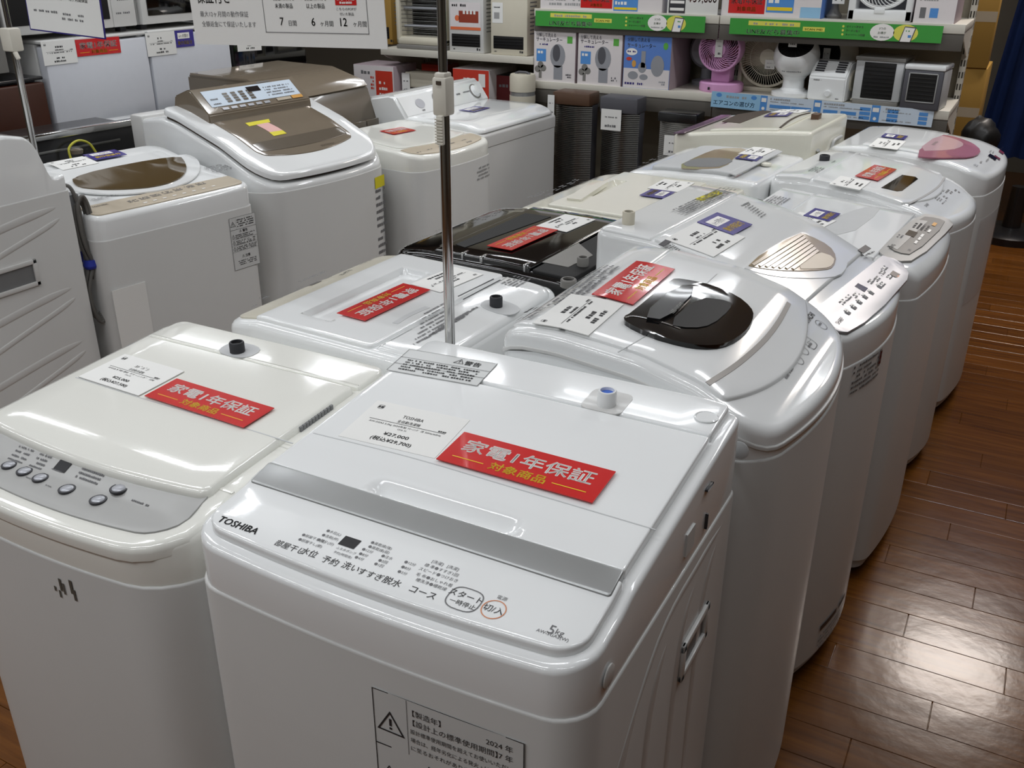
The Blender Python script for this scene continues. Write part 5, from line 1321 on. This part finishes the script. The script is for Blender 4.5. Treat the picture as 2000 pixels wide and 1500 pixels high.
# pink circulator
p = zy(1405, 97, YR + .05); t = thing('circulator_fan', 'pink circulator fan with swirling guard on a pink base', 'fan', (p.x, YR + .13, Z1), 0, G_FAN); zc = p.z - Z1
Rf = .092
bm = bmesh.new(); hoop(bm, Rf, -.075, .006); spokes(bm, .02, Rf, 34, 1.1, -.078, .0022); lathe(bm, [(.03, 0), (.03, .008), (.001, .01)], 20, Matrix.Translation((0, -.078, 0)) @ Matrix.Rotation(PI / 2, 4, 'X')); g = mk('guard', bm, 'pink_fan', t, loc=(0, 0, zc))
bm = bmesh.new(); lathe(bm, [(.05, -.07), (.085, -.04), (.093, .0), (.095, .06), (.094, .068), (.085, .06), (.08, 0)], 32, Matrix.Rotation(PI / 2, 4, 'X') @ Matrix.Rotation(0, 4, 'Z'), cap=False); mk('housing', bm, 'pink_fan', t, loc=(0, 0, zc))
bm = bmesh.new()
for k in range(5): bx(bm, -.02, .02, -.05, -.046, .02, .082, mtx=Matrix.Rotation(2 * PI * k / 5, 4, 'Y') @ Matrix.Rotation(.5, 4, 'Z'))
mk('blades', bm, 'dark_red', t, loc=(0, 0, zc))
bm = bmesh.new(); bx(bm, -.045, .045, -.03, .05, .04, zc - .05, .01); mk('neck', bm, 'pink_fan', t)
bm = bmesh.new(); lathe(bm, [(.098, 0), (.102, .008), (.102, .036), (.096, .042), (.001, .042)], 36, Matrix.Scale(.85, 4, (0, 1, 0))); b_ = mk('base', bm, 'pink_fan', t)
bm = bmesh.new(); bx(bm, -.036, -.028, -.09, -.0855, .012, .024); mk('switch', bm, 'black_matte', b_)
tagcard(t, 0, -.089, zc + .006, .034, .075)
# white fan behind the pink one, its dimness painted in as grey
p = zy(1372, 100, YR + .2); t = thing('circulator_fan', 'dim white round fan half hidden behind the pink fan', 'fan', (p.x, YR + .3, Z1), 0, G_FAN); zc = p.z - Z1
bm = bmesh.new(); lathe(bm, [(.06, -.05), (.085, -.03), (.085, .03), (.07, .05), (.06, .045)], 28, Matrix.Rotation(PI / 2, 4, 'X'), cap=True); mk('housing', bm, 'fan_print', t, loc=(0, 0, zc))
bm = bmesh.new(); lathe(bm, [(.07, 0), (.07, .02), (.03, .03), (.025, zc - .05)], 24); mk('base', bm, 'fan_print', t)
# beige box fan
p = zy(1499, 112, YR + .18); t = thing('box_fan', 'beige box fan with a wide round wire guard', 'fan', (p.x, YR + .24, Z1), 0, G_FAN); zc = p.z - Z1; Rf = .128
bm = bmesh.new(); hoop(bm, Rf, -.05, .006); spokes(bm, .034, Rf, 64, .05, -.052, .0012); hoop(bm, .08, -.056, .0018); g = mk('guard', bm, 'cream', t, loc=(0, 0, zc))
bm = bmesh.new(); lathe(bm, [(.036, 0), (.036, .006), (.001, .008)], 20, Matrix.Translation((0, -.052, 0)) @ Matrix.Rotation(PI / 2, 4, 'X')); mk('hub', bm, 'cream', t, loc=(0, 0, zc))
bm = bmesh.new(); lathe(bm, [(.001, 0), (.127, 0), (.132, .05)], 32, Matrix.Translation((0, 0, 0)) @ Matrix.Rotation(PI / 2, 4, 'X'), cap=False); mk('housing', bm, 'beige', t, loc=(0, 0, zc))
bm = bmesh.new(); bx(bm, -.14, .14, -.055, .03, .0, .02, .006); bx(bm, -.14, -.12, -.03, .02, 0, .19, .006); bx(bm, .12, .14, -.03, .02, 0, .19, .006); bx(bm, -.12, .12, .0, .015, .015, .11, .004); mk('frame', bm, 'cream', t)
tagcard(t, .015, -.062, zc - .03, .045, .04)
# white globe fan
p = zy(1550, 112, YR + .06); t = thing('globe_fan', 'white globe-shaped circulator fan with a black tilted grille', 'fan', (p.x, YR + .12, Z1), 0, G_FAN); zc = p.z - Z1; Rg = .1
bm = bmesh.new(); pr_ = [(max(.001, Rg * math.sin(a)), Rg * math.cos(a)) for a in [PI * k / 18 for k in range(5, 19)]]
tilt = Matrix.Rotation(math.radians(38), 4, 'X')
lathe(bm, pr_[::-1], 36, tilt, cap=False); mk('globe', bm, 'white_lid', t, loc=(0, 0, zc))
bm = bmesh.new(); zz = Rg * math.cos(PI * 5 / 18); rr_ = Rg * math.sin(PI * 5 / 18)
lathe(bm, [(rr_, zz), (rr_ * .97, zz - .008), (.001, zz - .012)], 32, tilt, cap=False)
for k in range(24): tube(bm, [tilt @ Vector((rr_ * .12 * math.cos(2 * PI * k / 24), rr_ * .12 * math.sin(2 * PI * k / 24), zz)), tilt @ Vector((rr_ * math.cos(2 * PI * k / 24 + .5), rr_ * math.sin(2 * PI * k / 24 + .5), zz))], .0015, 4)
mk('grille', bm, 'black_matte', t, loc=(0, 0, zc))
bm = bmesh.new(); lathe(bm, [(.045, zc - .105), (.05, zc - .09), (.062, zc - .075)], 28); lathe(bm, [(.06, .028), (.048, .04), (.046, zc - .095)], 28); mk('neck', bm, 'white_lid', t)
bm = bmesh.new(); lathe(bm, [(.088, 0), (.093, .006), (.092, .022), (.06, .03), (.001, .031)], 36); mk('base', bm, 'white_lid', t)
bm = bmesh.new(); f = lambda a, b: Vector((-.06 + a, -.088 + (a - .06) ** 2 * 7, zc - .06 + b)); dashes(bm, f, .02, 0, .09, .005, 0); mk('lettering', bm, 'ink_grey', t, smooth=0)
tagcard(t, -.005, -.085, zc + .075, .036, .06)
# white round fan behind the blower
p = zy(1624, 108, YR + .2); t = thing('circulator_fan', 'white round circulator fan with a black grille behind the small blower', 'fan', (p.x, YR + .28, Z1), 0, G_FAN); zc = p.z - Z1; Rf = .105
rotf = Matrix.Rotation(math.radians(-22), 4, 'Z')
bm = bmesh.new(); lathe(bm, [(.075, .075), (.082, .08), (Rf, .04), (Rf, -.02), (.08, -.06), (.001, -.07)], 36, rotf @ Matrix.Rotation(PI / 2, 4, 'X'), cap=False); mk('housing', bm, 'rack_white', t, loc=(0, 0, zc))
bm = bmesh.new(); spokes(bm, .015, .078, 30, .9, -.07, .0014); lathe(bm, [(.078, -.055), (.001, -.055)], 30, Matrix.Rotation(PI / 2, 4, 'X') @ Matrix.Rotation(PI, 4, 'X'), cap=False); bmesh.ops.transform(bm, matrix=rotf, verts=bm.verts[:]); mk('grille', bm, 'black_matte', t, loc=(0, 0, zc))
bm = bmesh.new(); lathe(bm, [(.08, 0), (.08, .02), (.035, .03), (.03, zc - .08)], 28); mk('base', bm, 'rack_white', t)
tagcard(t, -.02, -.09, zc - .0, .03, .06)
# small white blower
p = zy(1617, 180, YR + .03); t = thing('desk_blower', 'small white blower with a ridged slanted top and round side vent', 'fan', (p.x, YR + .11, Z1), math.radians(-8), G_FAN)
bm = bmesh.new(); pts = [(-.075, 0), (-.075, .1), (-.06, .118), (-.02, .16), (.03, .165), (.07, .13), (.08, .08), (.075, 0)]
A_ = [bm.verts.new((-.082, y, z)) for y, z in pts]; B_ = [bm.verts.new((.082, y, z)) for y, z in pts]
for k in range(len(pts)): bm.faces.new((A_[k], B_[k], B_[(k + 1) % len(pts)], A_[(k + 1) % len(pts)]))
bm.faces.new(A_[::-1]); bm.faces.new(B_); bmesh.ops.recalc_face_normals(bm, faces=bm.faces[:]); bmesh.ops.bevel(bm, geom=bm.edges[:], offset=.006, segments=2, affect='EDGES'); mk('housing', bm, 'white_lid', t)
for side in (-1, 1):
    for k in range(5):
        bm = bmesh.new(); bx(bm, -.02, .02, -.003, .003, -.001, .003, mtx=Matrix.Translation((side * .045, -.056 + .008 * k, .124 + .0085 * k)) @ Matrix.Rotation(.8, 4, 'X')); mk('vent_slot', bm, 'dark_grey', t)
bm = bmesh.new(); lathe(bm, [(.016, 0), (.016, .006), (.012, .012), (.001, .012)], 20, Matrix.Translation((.01, -.0755, .035)) @ Matrix.Rotation(PI / 2, 4, 'X')); mk('knob', bm, 'white_lid', t)
bm = bmesh.new(); lathe(bm, [(.045, 0), (.045, .004), (.036, .006), (.034, .002), (.001, .002)], 28, Matrix.Translation((.0825, .01, .085)) @ Matrix.Rotation(PI / 2, 4, 'Y')); mk('side_vent', bm, 'cream', t)
bm = bmesh.new(); f = lambda a, b: Vector((a, -.0762, b)); dashes(bm, f, -.06, .085, .035, .005, 0); dashes(bm, f, .045, .012, .014, .005, 0); mk('lettering', bm, 'ink_grey', t, smooth=0)
bm = bmesh.new(); tube(bm, spline([(.09, .04, .01), (.12, .0, .03), (.1, -.03, .012), (.13, -.02, .035), (.15, .0, .01), (.13, .03, .03), (.17, .05, .008)], 6), .005); mk('power_cord', bm, 'rack_white', t)
# coolers
p0, p1 = zy(1680, 117), zy(1765, 119)
t = thing('air_cooler', 'cube air cooler with silver sides and a big black louvre', 'air cooler', ((p0.x + p1.x) / 2, YR + .12, Z1), math.radians(-6), 'desktop air coolers')
bm = bmesh.new(); bx(bm, -.098, .098, -.085, .085, .018, .178, .004); mk('housing', bm, 'light_grey', t)
bm = bmesh.new(); bx(bm, -.102, .102, -.09, .09, .178, .194, .003); mk('top_tray', bm, 'mid_grey', t)
bm = bmesh.new(); bx(bm, -.095, .095, -.085, .085, 0, .018, .003); mk('base', bm, 'mid_grey', t)
bm = bmesh.new(); bx(bm, -.062, .068, -.0875, -.084, .026, .172, .001); lv = mk('louvre_frame', bm, 'black_matte', t)
for k in range(9): bm = bmesh.new(); bx(bm, -.058, .064, -.0895, -.087, .032 + .0152 * k, .037 + .0152 * k); mk('louvre_slat', bm, 'black_side', lv)
bm = bmesh.new(); bx(bm, .0975, .1, -.05, .05, .04, .14, .001); mk('side_vent', bm, 'black_matte', t)
p0, p1 = zy(1780, 140), zy(1842, 142)
t = thing('air_cooler', 'smaller air cooler with a white top and dark blue-grey front frame', 'air cooler', ((p0.x + p1.x) / 2, YR + .06, Z1), math.radians(-6), 'desktop air coolers')
bm = bmesh.new(); bx(bm, -.078, .078, -.07, .08, .0, .16, .01); mk('housing', bm, 'light_grey', t)
bm = bmesh.new(); bx(bm, -.08, .08, -.076, .082, .157, .178, .006); mk('top_tray', bm, 'white_lid', t)
bm = bmesh.new(); bx(bm, -.077, .077, -.078, -.069, .002, .156, .006); ff = mk('front_frame', bm, 'fan_dark', t)
bm = bmesh.new()
for a in ((-.058, .058, .142, .147), (-.058, .058, .03, .035), (-.058, -.053, .03, .147), (.053, .058, .03, .147)): bx(bm, a[0], a[1], -.0805, -.077, a[2], a[3], .001)
mk('frame_trim', bm, 'silver_trim', ff)
bm = bmesh.new(); bx(bm, -.053, .053, -.0795, -.077, .035, .142); mk('grille', bm, 'black_matte', ff)
for k in range(6): bm = bmesh.new(); bx(bm, -.05, .05, -.0815, -.079, .045 + .016 * k, .049 + .016 * k); mk('louvre_slat', bm, 'black_side', ff)
# ---- goods on the upper shelf (bottoms in view)
def plain_art(*items):
    def f(bm, fr, f2, w, h):
        for it in items: it(bm, fr, f2, w, h)
        return ['red_print', 'white_print', 'yellow_print', 'sky_blue', 'ink_light', 'ink_grey', 'sky_label', 'fan_print']
    return f
def red_on(x0, x1, y0, y1):
    def g(bm, fr, f2, w, h):
        quad(bm, fr, w * x0, y0, w * x1, y1, 0); s = y1 - y0
        write(bm, f2, '家電1年保証', w * (x0 + x1) / 2, y0 + s * .46, s * .4, 'C', .004, 1, fit=w * (x1 - x0) * .86); write(bm, f2, '対象商品', w * (x0 + x1) / 2, y0 + s * .12, s * .24, 'C', .004, 2)
    return g
def blue_on(x0, x1, y0, y1):
    def g(bm, fr, f2, w, h):
        quad(bm, fr, w * x0, y0, w * x1, y1, 3); s = y1 - y0; dashes(bm, f2, w * x0 + .008, y0 + s * .7, w * (x1 - x0) * .8, s * .14, 1); dashes(bm, f2, w * x0 + .008, y0 + s * .38, w * (x1 - x0) * .6, s * .2, 1); quad(bm, f2, w * x0 + .004, y0 + s * .08, w * x1 - .004, y0 + s * .22, 2)
    return g
def ln(x0, y0, w0, h0, mi=4, rows=1): return lambda bm, fr, f2, w, h: [dashes(bm, fr, w * x0, y0 - k * h0 * 1.7, w * w0, h0, mi) for k in range(rows)]
def sq(x0, x1, y0, y1, mi): return lambda bm, fr, f2, w, h: quad(bm, fr, w * x0, y0, w * x1, y1, mi)
G_UP = 'cartons on the upper shelf'
xs = lambda u, y=yb_: zy(u, 20, y).x
carton(xs(1055), xs(1293), Z2, Z2 + .3, yb_, yb_ + .35, 'wide white air conditioner carton with red and blue cards at its foot', 'carton_white', 'carton_white', plain_art(ln(.04, .06, .3, .012, 4, 3), red_on(.345, .605, .012, .075), blue_on(.615, .81, .004, .075)), G_UP)
t = thing('price_board', 'price board reading 39,600 yen in red on the upper shelf', 'price board', ((xs(1303) + xs(1402)) / 2, YR + .01, Z2), 0)
wb = (xs(1402) - xs(1303)) / 2
bm = bmesh.new(); bx(bm, -wb, wb, 0, .004, .0, .2, .001); mk('board', bm, 'paper', t)
bm = bmesh.new(); f = lambda x, y: Vector((-wb + x, -.001, y))
write(bm, f, '¥39,600', wb * 1.37, .052, .05, 'C', .006, 0, fit=wb * 1.12)
quad(bm, f, .008, .004, wb * .72, .16, 1); f2 = lambda x, y: Vector((-wb + x, -.0016, y))
for k in range(4): quad(bm, f2, .014, .014 + .03 * k, wb * .68, .026 + .03 * k, 2)
mk('lettering', bm, ['carton_red', 'dark_grey', 'white_print'], t, smooth=0)
bm = bmesh.new(); bx(bm, -wb, wb, .0, .05, 0, .003, .001); mk('foot', bm, 'acrylic', t)
carton(xs(1407), xs(1603), Z2, Z2 + .3, yb_ + .01, yb_ + .3, 'white carton with a red card and light blue corner on the upper shelf', 'carton_white', 'carton_blue', plain_art(red_on(.075, .445, .012, .1), blue_on(.46, .73, .02, .12), sq(.8, .995, .003, .045, 6)), G_UP)
# small grey elephant-shaped item is left plain: grey rounded handheld fan
p = zy(1627, 30, YR + .1); t = thing('handheld_fan', 'small grey handheld fan with a hanging tag between the cartons', 'fan', (p.x, YR + .12, Z2), 0)
bm = bmesh.new(); lathe(bm, [(.03, 0), (.034, .01), (.02, .03), (.014, .05), (.016, .09), (.03, .11), (.045, .14), (.03, .17)], 20); mk('body', bm, 'mid_grey', t)
tagcard(t, .02, -.05, .1, .05, .08)
# white box fan on the upper shelf
x0, x1 = xs(1654), xs(1782); t = thing('box_fan', 'white square box fan with a swirl guard on the upper shelf', 'fan', ((x0 + x1) / 2, YR + .09, Z2), 0); w = (x1 - x0) / 2
bm = bmesh.new()
for a in ((-w, w, 0, .045), (-w, -w + .03, 0, .3), (w - .03, w, 0, .3), (-w, w, .27, .3)): bx(bm, a[0], a[1], -.06, .06, a[2], a[3], .006)
mk('frame', bm, 'white_lid', t)
bm = bmesh.new(); hoop(bm, .115, -.055, .007); hoop(bm, .108, -.057, .004); spokes(bm, .03, .11, 40, .7, -.06, .002); mk('guard', bm, 'white_lid', t, loc=(0, 0, .165))
bm = bmesh.new(); bx(bm, -w + .03, w - .03, .03, .04, .04, .27); mk('back_grille', bm, 'fan_dark', t)
bm = bmesh.new(); bx(bm, -.022, .02, -.064, -.058, .03, .05, .003); mk('switch', bm, 'white_lid', t)
carton(xs(1786), xs(1868), Z2, Z2 + .3, yb_, yb_ + .3, 'white fan carton with a blue square at the right end of the upper shelf', 'carton_white', 'carton_side', plain_art(lambda bm, fr, f2, w, h: disc_print(bm, fr, w * .48, .14, .045, .045, 7), ln(.1, .085, .45, .008), sq(.14, .28, .02, .06, 5), sq(.38, .58, .022, .058, 3)), G_UP)
# ---- electric heaters on the heater shelf
G_HT = 'electric heaters on the shelf'
x0, x1 = xs(766), xs(858); w = (x1 - x0) / 2
t = thing('electric_heater', 'cream electric heater with a shiny wire-fronted reflector', 'heater', ((x0 + x1) / 2, YR + .08, ZH), 0, G_HT)
bm = bmesh.new()
for a in ((-w, w, .02, .06), (-w, w, .3, .34), (-w, -w + .03, .02, .34), (w - .03, w, .02, .34)): bx(bm, a[0], a[1], -.045, .045, a[2], a[3], .014)
mk('frame', bm, 'cream', t)
bm = bmesh.new(); bx(bm, -w + .02, w - .02, .02, .028, .05, .31); mk('reflector', bm, 'chrome', t)
bm = bmesh.new()
for k in range(12): tube(bm, [(-w + .025, -.03, .07 + .02 * k), (w - .025, -.03, .07 + .02 * k)], .0018, 5)
mk('wire_guard', bm, 'steel', t)
for z in (.11, .2, .28): bm = bmesh.new(); tube(bm, [(-w + .03, -.0, z), (w - .03, -.0, z)], .007, 10); mk('heating_tube', bm, 'silver_panel', t)
bm = bmesh.new(); bx(bm, -w + .01, w + .01, -.06, .09, 0, .022, .006); mk('base', bm, 'mid_grey', t)
tagcard(t, -w + .035, -.05, .285, .05, .05)
def fan_heater(u0, u1, label, paint, poster, y0=YR + .02):
    x0, x1 = xs(u0, y0), xs(u1, y0); w = (x1 - x0) / 2
    t = thing('electric_heater', label, 'heater', ((x0 + x1) / 2, y0, ZH), 0, G_HT)
    bm = bmesh.new(); bx(bm, -w, w, 0, .13, 0, .36, .006); h_ = mk('housing', bm, paint, t)
    bm = bmesh.new(); bx(bm, -w + .016, w - .02, -.0015, .002, .03, .09, .001); o = mk('outlet', bm, 'black_matte', t)
    for k in range(4): bm = bmesh.new(); bx(bm, -w + .02, w - .024, -.004, -.001, .038 + .013 * k, .042 + .013 * k); mk('louvre_slat', bm, 'black_side', o)
    bm = bmesh.new()
    for k in range(10): bx(bm, w - .0005, w + .001, .03, .1, .1 + .018 * k, .106 + .018 * k)
    mk('side_vent', bm, 'shade_grey', t)
    bm = bmesh.new(); f = lambda x, y: Vector((-w + x, -.0008, y)); f2 = lambda x, y: Vector((-w + x, -.0014, y)); W2 = 2 * w
    dashes(bm, f, W2 * .8, .014, .02, .012, 2); dashes(bm, f, W2 * .1, .014, .014, .006, 2)
    if poster:
        quad(bm, f, W2 * .05, .11, W2 * .92, .24, 3); quad(bm, f2, W2 * .3, .145, W2 * .86, .2, 0); quad(bm, f2, W2 * .05, .11, W2 * .92, .124, 1); disc_print(bm, f2, W2 * .25, .165, .014, .014, 1)
        f3 = lambda x, y: Vector((-w + x, -.002, y)); [quad(bm, f3, W2 * (.42 + .1 * k), .185, W2 * (.48 + .1 * k), .205, 4) for k in range(4)]; dashes(bm, f2, W2 * .1, .22, W2 * .4, .012, 2)
    else:
        quad(bm, f, W2 * .05, .15, W2 * .34, .245, 4); dashes(bm, f2, W2 * .1, .22, W2 * .16, .006, 2); dashes(bm, f2, W2 * .1, .17, W2 * .16, .03, 5)
    mk('lettering', bm, ['food_print', 'carton_orange', 'ink', 'carton_white', 'paper', 'ink_light'], t, smooth=0)
    return t
fan_heater(876, 944, 'white slim fan heater with a food-picture poster on its front', 'white_body', True)
fan_heater(958, 1030, 'cream slim fan heater with a black outlet at the right of the heater shelf', 'cream', False)
fan_heater(744, 764, 'white slim heater edge showing between the banner and the wire heater', 'cardboard', False, YR + .17)
# ---- lower level behind the dryer: heater cartons and heaters
ZL = .62
def heat_art(bm, fr, f2, w, h):
    quad(bm, fr, w * .55, h * .1, w * .97, h * .92, 0); quad(bm, f2, w * .8, h * .1, w * .97, h * .4, 1); dashes(bm, fr, w * .06, h * .85, w * .35, h * .06, 3)
    for k in range(3): dashes(bm, f2, w * .65 + w * .09 * k, h * .25, w * .05, h * .1, 2)
    for k in range(5): dashes(bm, f2, w * .63, h * (.3 + .1 * k), w * .2, h * .05, 2)
    for k in range(4): dashes(bm, fr, w * .42, h * (.6 + .06 * k), w * .08, h * .04, 0)
    disc_print(bm, fr, w * .42, h * .25, w * .1, h * .13, 1)
    return ['carton_red', 'carton_orange', 'white_print', 'ink_grey']
G_LOW = 'heater cartons under the heater shelf'
y1 = YR + .0
a, b = zy(690, 125, y1), zy(768, 128, y1)
carton(a.x, b.x, ZL, a.z, y1, y1 + .22, 'white heater carton with a tall orange-red panel under the heater shelf', 'carton_white', 'carton_side', heat_art, G_LOW)
y2 = YR + .02
a, b = zy(884, 133, y2), zy(955, 140, y2)
def heat_art2(bm, fr, f2, w, h):
    write(bm, fr, 'カーボンヒーター', w * .5, h * .62, h * .12, 'C', .004, 2, fit=w * .8); dashes(bm, fr, w * .3, h * .82, w * .3, h * .06, 2); dashes(bm, fr, w * .2, h * .5, w * .6, h * .06, 2); quad(bm, f2, w * .72, h * .74, w * .9, h * .94, 2)
    return ['carton_red', 'carton_orange', 'white_print']
carton(a.x, b.x, ZL, a.z, y2, y2 + .3, 'red-orange heater carton behind the dryer console', 'carton_red', 'carton_white', heat_art2, G_LOW)
a, b = zy(823, 124, YR + .24), zy(870, 126, YR + .24)
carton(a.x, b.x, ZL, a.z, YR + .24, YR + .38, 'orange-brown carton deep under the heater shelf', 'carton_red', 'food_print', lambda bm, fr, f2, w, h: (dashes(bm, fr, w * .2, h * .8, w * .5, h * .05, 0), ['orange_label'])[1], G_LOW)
a, b = zy(968, 146, YR + .1), zy(1003, 150, YR + .1)
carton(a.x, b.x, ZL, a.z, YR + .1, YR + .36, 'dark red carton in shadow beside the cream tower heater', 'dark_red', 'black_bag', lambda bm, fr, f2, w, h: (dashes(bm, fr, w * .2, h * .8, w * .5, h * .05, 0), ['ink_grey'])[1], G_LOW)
a, b = zy(791, 140, YR + .06), zy(862, 142, YR + .06); w = (b.x - a.x) / 2
t = thing('electric_heater', 'cream panel heater with a paper tag under the heater shelf', 'heater', ((a.x + b.x) / 2, YR + .06, ZL), 0, 'electric heaters under the shelf'); hh = a.z - ZL
bm = bmesh.new(); bx(bm, -w, w, 0, .1, hh * .72, hh, .006); bx(bm, -w, -w + .02, 0, .1, 0, hh, .004); bx(bm, w - .02, w, 0, .1, 0, hh, .004); bx(bm, -w, w, 0, .12, 0, .03, .004); mk('housing', bm, 'cream', t)
bm = bmesh.new(); bx(bm, -w + .02, w - .02, .01, .09, .03, hh * .72); mk('grille', bm, 'fan_dark', t)
bm = bmesh.new(); lathe(bm, [(.012, 0), (.012, .006)], 14, Matrix.Translation((w - .03, 0, hh * .85)) @ Matrix.Rotation(PI / 2, 4, 'X')); mk('knob', bm, 'shade_grey', t)
tagcard(t, -w + .01, -.01, hh - .06, .05, .11)
# cream tower heater
p = zy(1030, 142, YR - .02); r = (zy(1052, 145, YR - .02).x - zy(1007, 145, YR - .02).x) / 2
t = thing('tower_heater', 'cream cylindrical tower heater with a silver band behind the dryer', 'heater', (p.x, YR - .07, 0), 0)
zt_ = p.z
bm = bmesh.new(); lathe(bm, [(r * .98, .03), (r, .05), (r, zt_ - .1)], 32); mk('body', bm, 'cream', t)
bm = bmesh.new(); lathe(bm, [(r * .97, zt_ - .1), (r * .97, zt_ - .08)], 32); mk('band', bm, 'silver_trim', t)
bm = bmesh.new(); lathe(bm, [(r, zt_ - .08), (r, zt_ - .012), (r * .93, zt_), (.001, zt_)], 32); mk('head', bm, 'cream', t)
bm = bmesh.new(); lathe(bm, [(r * 1.15, 0), (r * 1.15, .02), (r, .03)], 32); mk('base', bm, 'cream', t)
bm = bmesh.new(); tube(bm, [(-.04, 0, zt_), (-.02, 0, zt_ + .008), (.02, 0, zt_ + .008), (.04, 0, zt_)], .006); mk('handle', bm, 'fan_dark', t)
# ---- slim towers standing on the floor before the racks
G_TW = 'slim silver tower heaters on the floor'
def tower(u0, u1, vt, vcap, label, y, cap, grille, tagp=None, lean=0, group=G_TW):
    a, b = zy(u0, vt, y), zy(u1, vt, y); w = (b.x - a.x) / 2; zt_ = a.z; zc = zy((u0 + u1) / 2, vcap, y).z
    t = thing('tower_heater', label, 'heater', ((a.x + b.x) / 2, y + .05, 0), 0, group)
    bm = bmesh.new(); bx(bm, -w, w, -.05, .07, zc, zt_, .006); mk('top_cap', bm, cap, t)
    bm = bmesh.new(); bx(bm, -w + .004, w - .004, .0, .065, .1, zc, .004); mk('rear_body', bm, 'fan_dark', t)
    bm = bmesh.new()
    n = int((zc - .3) / .0085)
    for k in range(n):
        z = .3 + .0085 * k
        bm_pts = [(-w + 2 * w * i / 8, -.012 - .035 * math.sin(PI * i / 8), z) for i in range(9)]
        A_ = [bm.verts.new((x, y_, z)) for x, y_, _ in bm_pts]; B_ = [bm.verts.new((x, y_ - .0, z + .005)) for x, y_, _ in bm_pts]; C_ = [bm.verts.new((x * .96, y_ + .006, z + .0085)) for x, y_, _ in bm_pts]
        for i in range(8): bm.faces.new((A_[i], A_[i + 1], B_[i + 1], B_[i])); bm.faces.new((B_[i], B_[i + 1], C_[i + 1], C_[i]))
    g = mk('fin_grille', bm, grille, t); g['kind'] = 'stuff'
    bm = bmesh.new(); bx(bm, -w, w, -.05, .07, .26, .3, .004); mk('lower_band', bm, 'fan_dark', t)
    bm = bmesh.new(); bx(bm, -w * 1.15, w * 1.15, -.08, .09, 0, .03, .006); mk('base', bm, 'dark_grey', t)
    bm = bmesh.new(); bx(bm, -w, w, -.045, .06, .03, .26, .004); mk('lower_body', bm, 'fan_dark', t)
    if tagp: tagcard(t, tagp[0], -.058, tagp[1], tagp[2], tagp[3])
    return t
tower(1080, 1152, 178, 206, 'silver-finned tower heater with a brown top cap', YR - .17, 'brown_cap', 'steel', (-.1, .83, .035, .1))
tower(1172, 1246, 188, 222, 'silver-finned tower heater with a white price tag on a dark top', YR - .17, 'fan_dark', 'steel', (-.03, .79, .1, .095))
tower(1285, 1362, 218, 240, 'dark tower heater with a white price tag behind the purple-panel machine', YR - .17, 'black_side', 'mid_grey', (.01, .7, .12, .09))
# ================================================================== RIGHT BACK CORNER
t = thing('curtain', 'long dark blue curtain hanging at the right edge behind the rack', 'curtain', (.18, 6.2, 0), 0)
bm = bmesh.new(); n = 60; x0, x1 = -.46, .62; rows = []
for z in (.42, .8, 1.3, 1.9, 2.7):
    s = 1 - .0 * z; rows.append([bm.verts.new((x0 + (x1 - x0) * i / n + (.10 * (z - .42) / 1.2 if i < 30 else 0) * (1 - i / 30), .045 * math.sin(i * .62 + .3 * z) + .02 * math.sin(i * 1.7), z)) for i in range(n + 1)])
for a, b in zip(rows, rows[1:]):
    for i in range(n): bm.faces.new((a[i], a[i + 1], b[i + 1], b[i]))
bmesh.ops.solidify(bm, geom=bm.faces[:], thickness=.004); mk('cloth', bm, 'curtain', t, smooth=80)
bm = bmesh.new(); tube(bm, [(x0 - .05, 0, 2.72), (x1 + .05, 0, 2.72)], .012); mk('rail', bm, 'steel', t)
bm = bmesh.new(); tube(bm, [(x0 - .03, 0, 2.72), (x0 - .03, 0, 2.85)], .008); tube(bm, [(x1, 0, 2.72), (x1, 0, 2.85)], .008); mk('hanger', bm, 'steel', t)
t = thing('weight_base', 'black round weight base on the floor under the curtain', 'base', (.0, 6.05, 0), 0)
bm = bmesh.new(); lathe(bm, [(.2, 0), (.2, .04), (.17, .06), (.05, .07), (.04, .3)], 28); mk('disc', bm, 'black_side', t)
for k, (x, y, w, h, z, l) in enumerate(((-.62, 5.9, .3, .5, 0, 'brown cardboard carton at the bottom of the stack by the curtain'), (-.6, 5.92, .28, .45, .5, 'brown cardboard carton in the middle of the stack by the curtain'), (-.63, 5.9, .3, .5, .95, 'brown cardboard carton near the top of the stack by the curtain'), (-.6, 5.92, .28, .5, 1.45, 'topmost brown cardboard carton by the curtain'))):
    t = thing('carton', l, 'carton', (x, y, z), .03 * (k - 1), 'cardboard cartons by the curtain')
    bm = bmesh.new(); bx(bm, -w, w + .05, -.2, .2, 0, h - .002, .004); mk('box_body', bm, 'cardboard', t)
    bm = bmesh.new(); bx(bm, -w, w + .05, -.2008, -.1995, h / 2 - .025, h / 2 + .025); mk('packing_tape', bm, 'beige', t)
    bm = bmesh.new(); bx(bm, .1, .16, -.2015, -.2, h * .7, h * .78); mk('slip', bm, 'paper', t)
def bag(x, y, z, r, m, label, sq_=1.0):
    bm = bmesh.new(); bmesh.ops.create_icosphere(bm, subdivisions=3, radius=r)
    for v in bm.verts:
        n_ = v.co.normalized(); v.co *= 1 + .13 * math.sin(7 * n_.x + 3 * n_.z) * math.cos(6 * n_.y + 5 * n_.z); v.co.z *= sq_; v.co.z = max(v.co.z, -r * .8 * sq_)
    zm = min(v.co.z for v in bm.verts)
    for v in bm.verts: v.co.z -= zm
    return tag(mk('plastic_bag', bm, m, None, smooth=60, loc=(x, y, z)), label, 'bag', 'bags of goods beside the rack')
bag(-.21, 5.2, 0, .13, 'black_bag', 'black plastic bag at the bottom behind the rack post', 2.6)
bag(-.22, 5.2, .6, .085, 'black_bag', 'small plastic bag stacked on the black bag behind the rack post', 1.2)
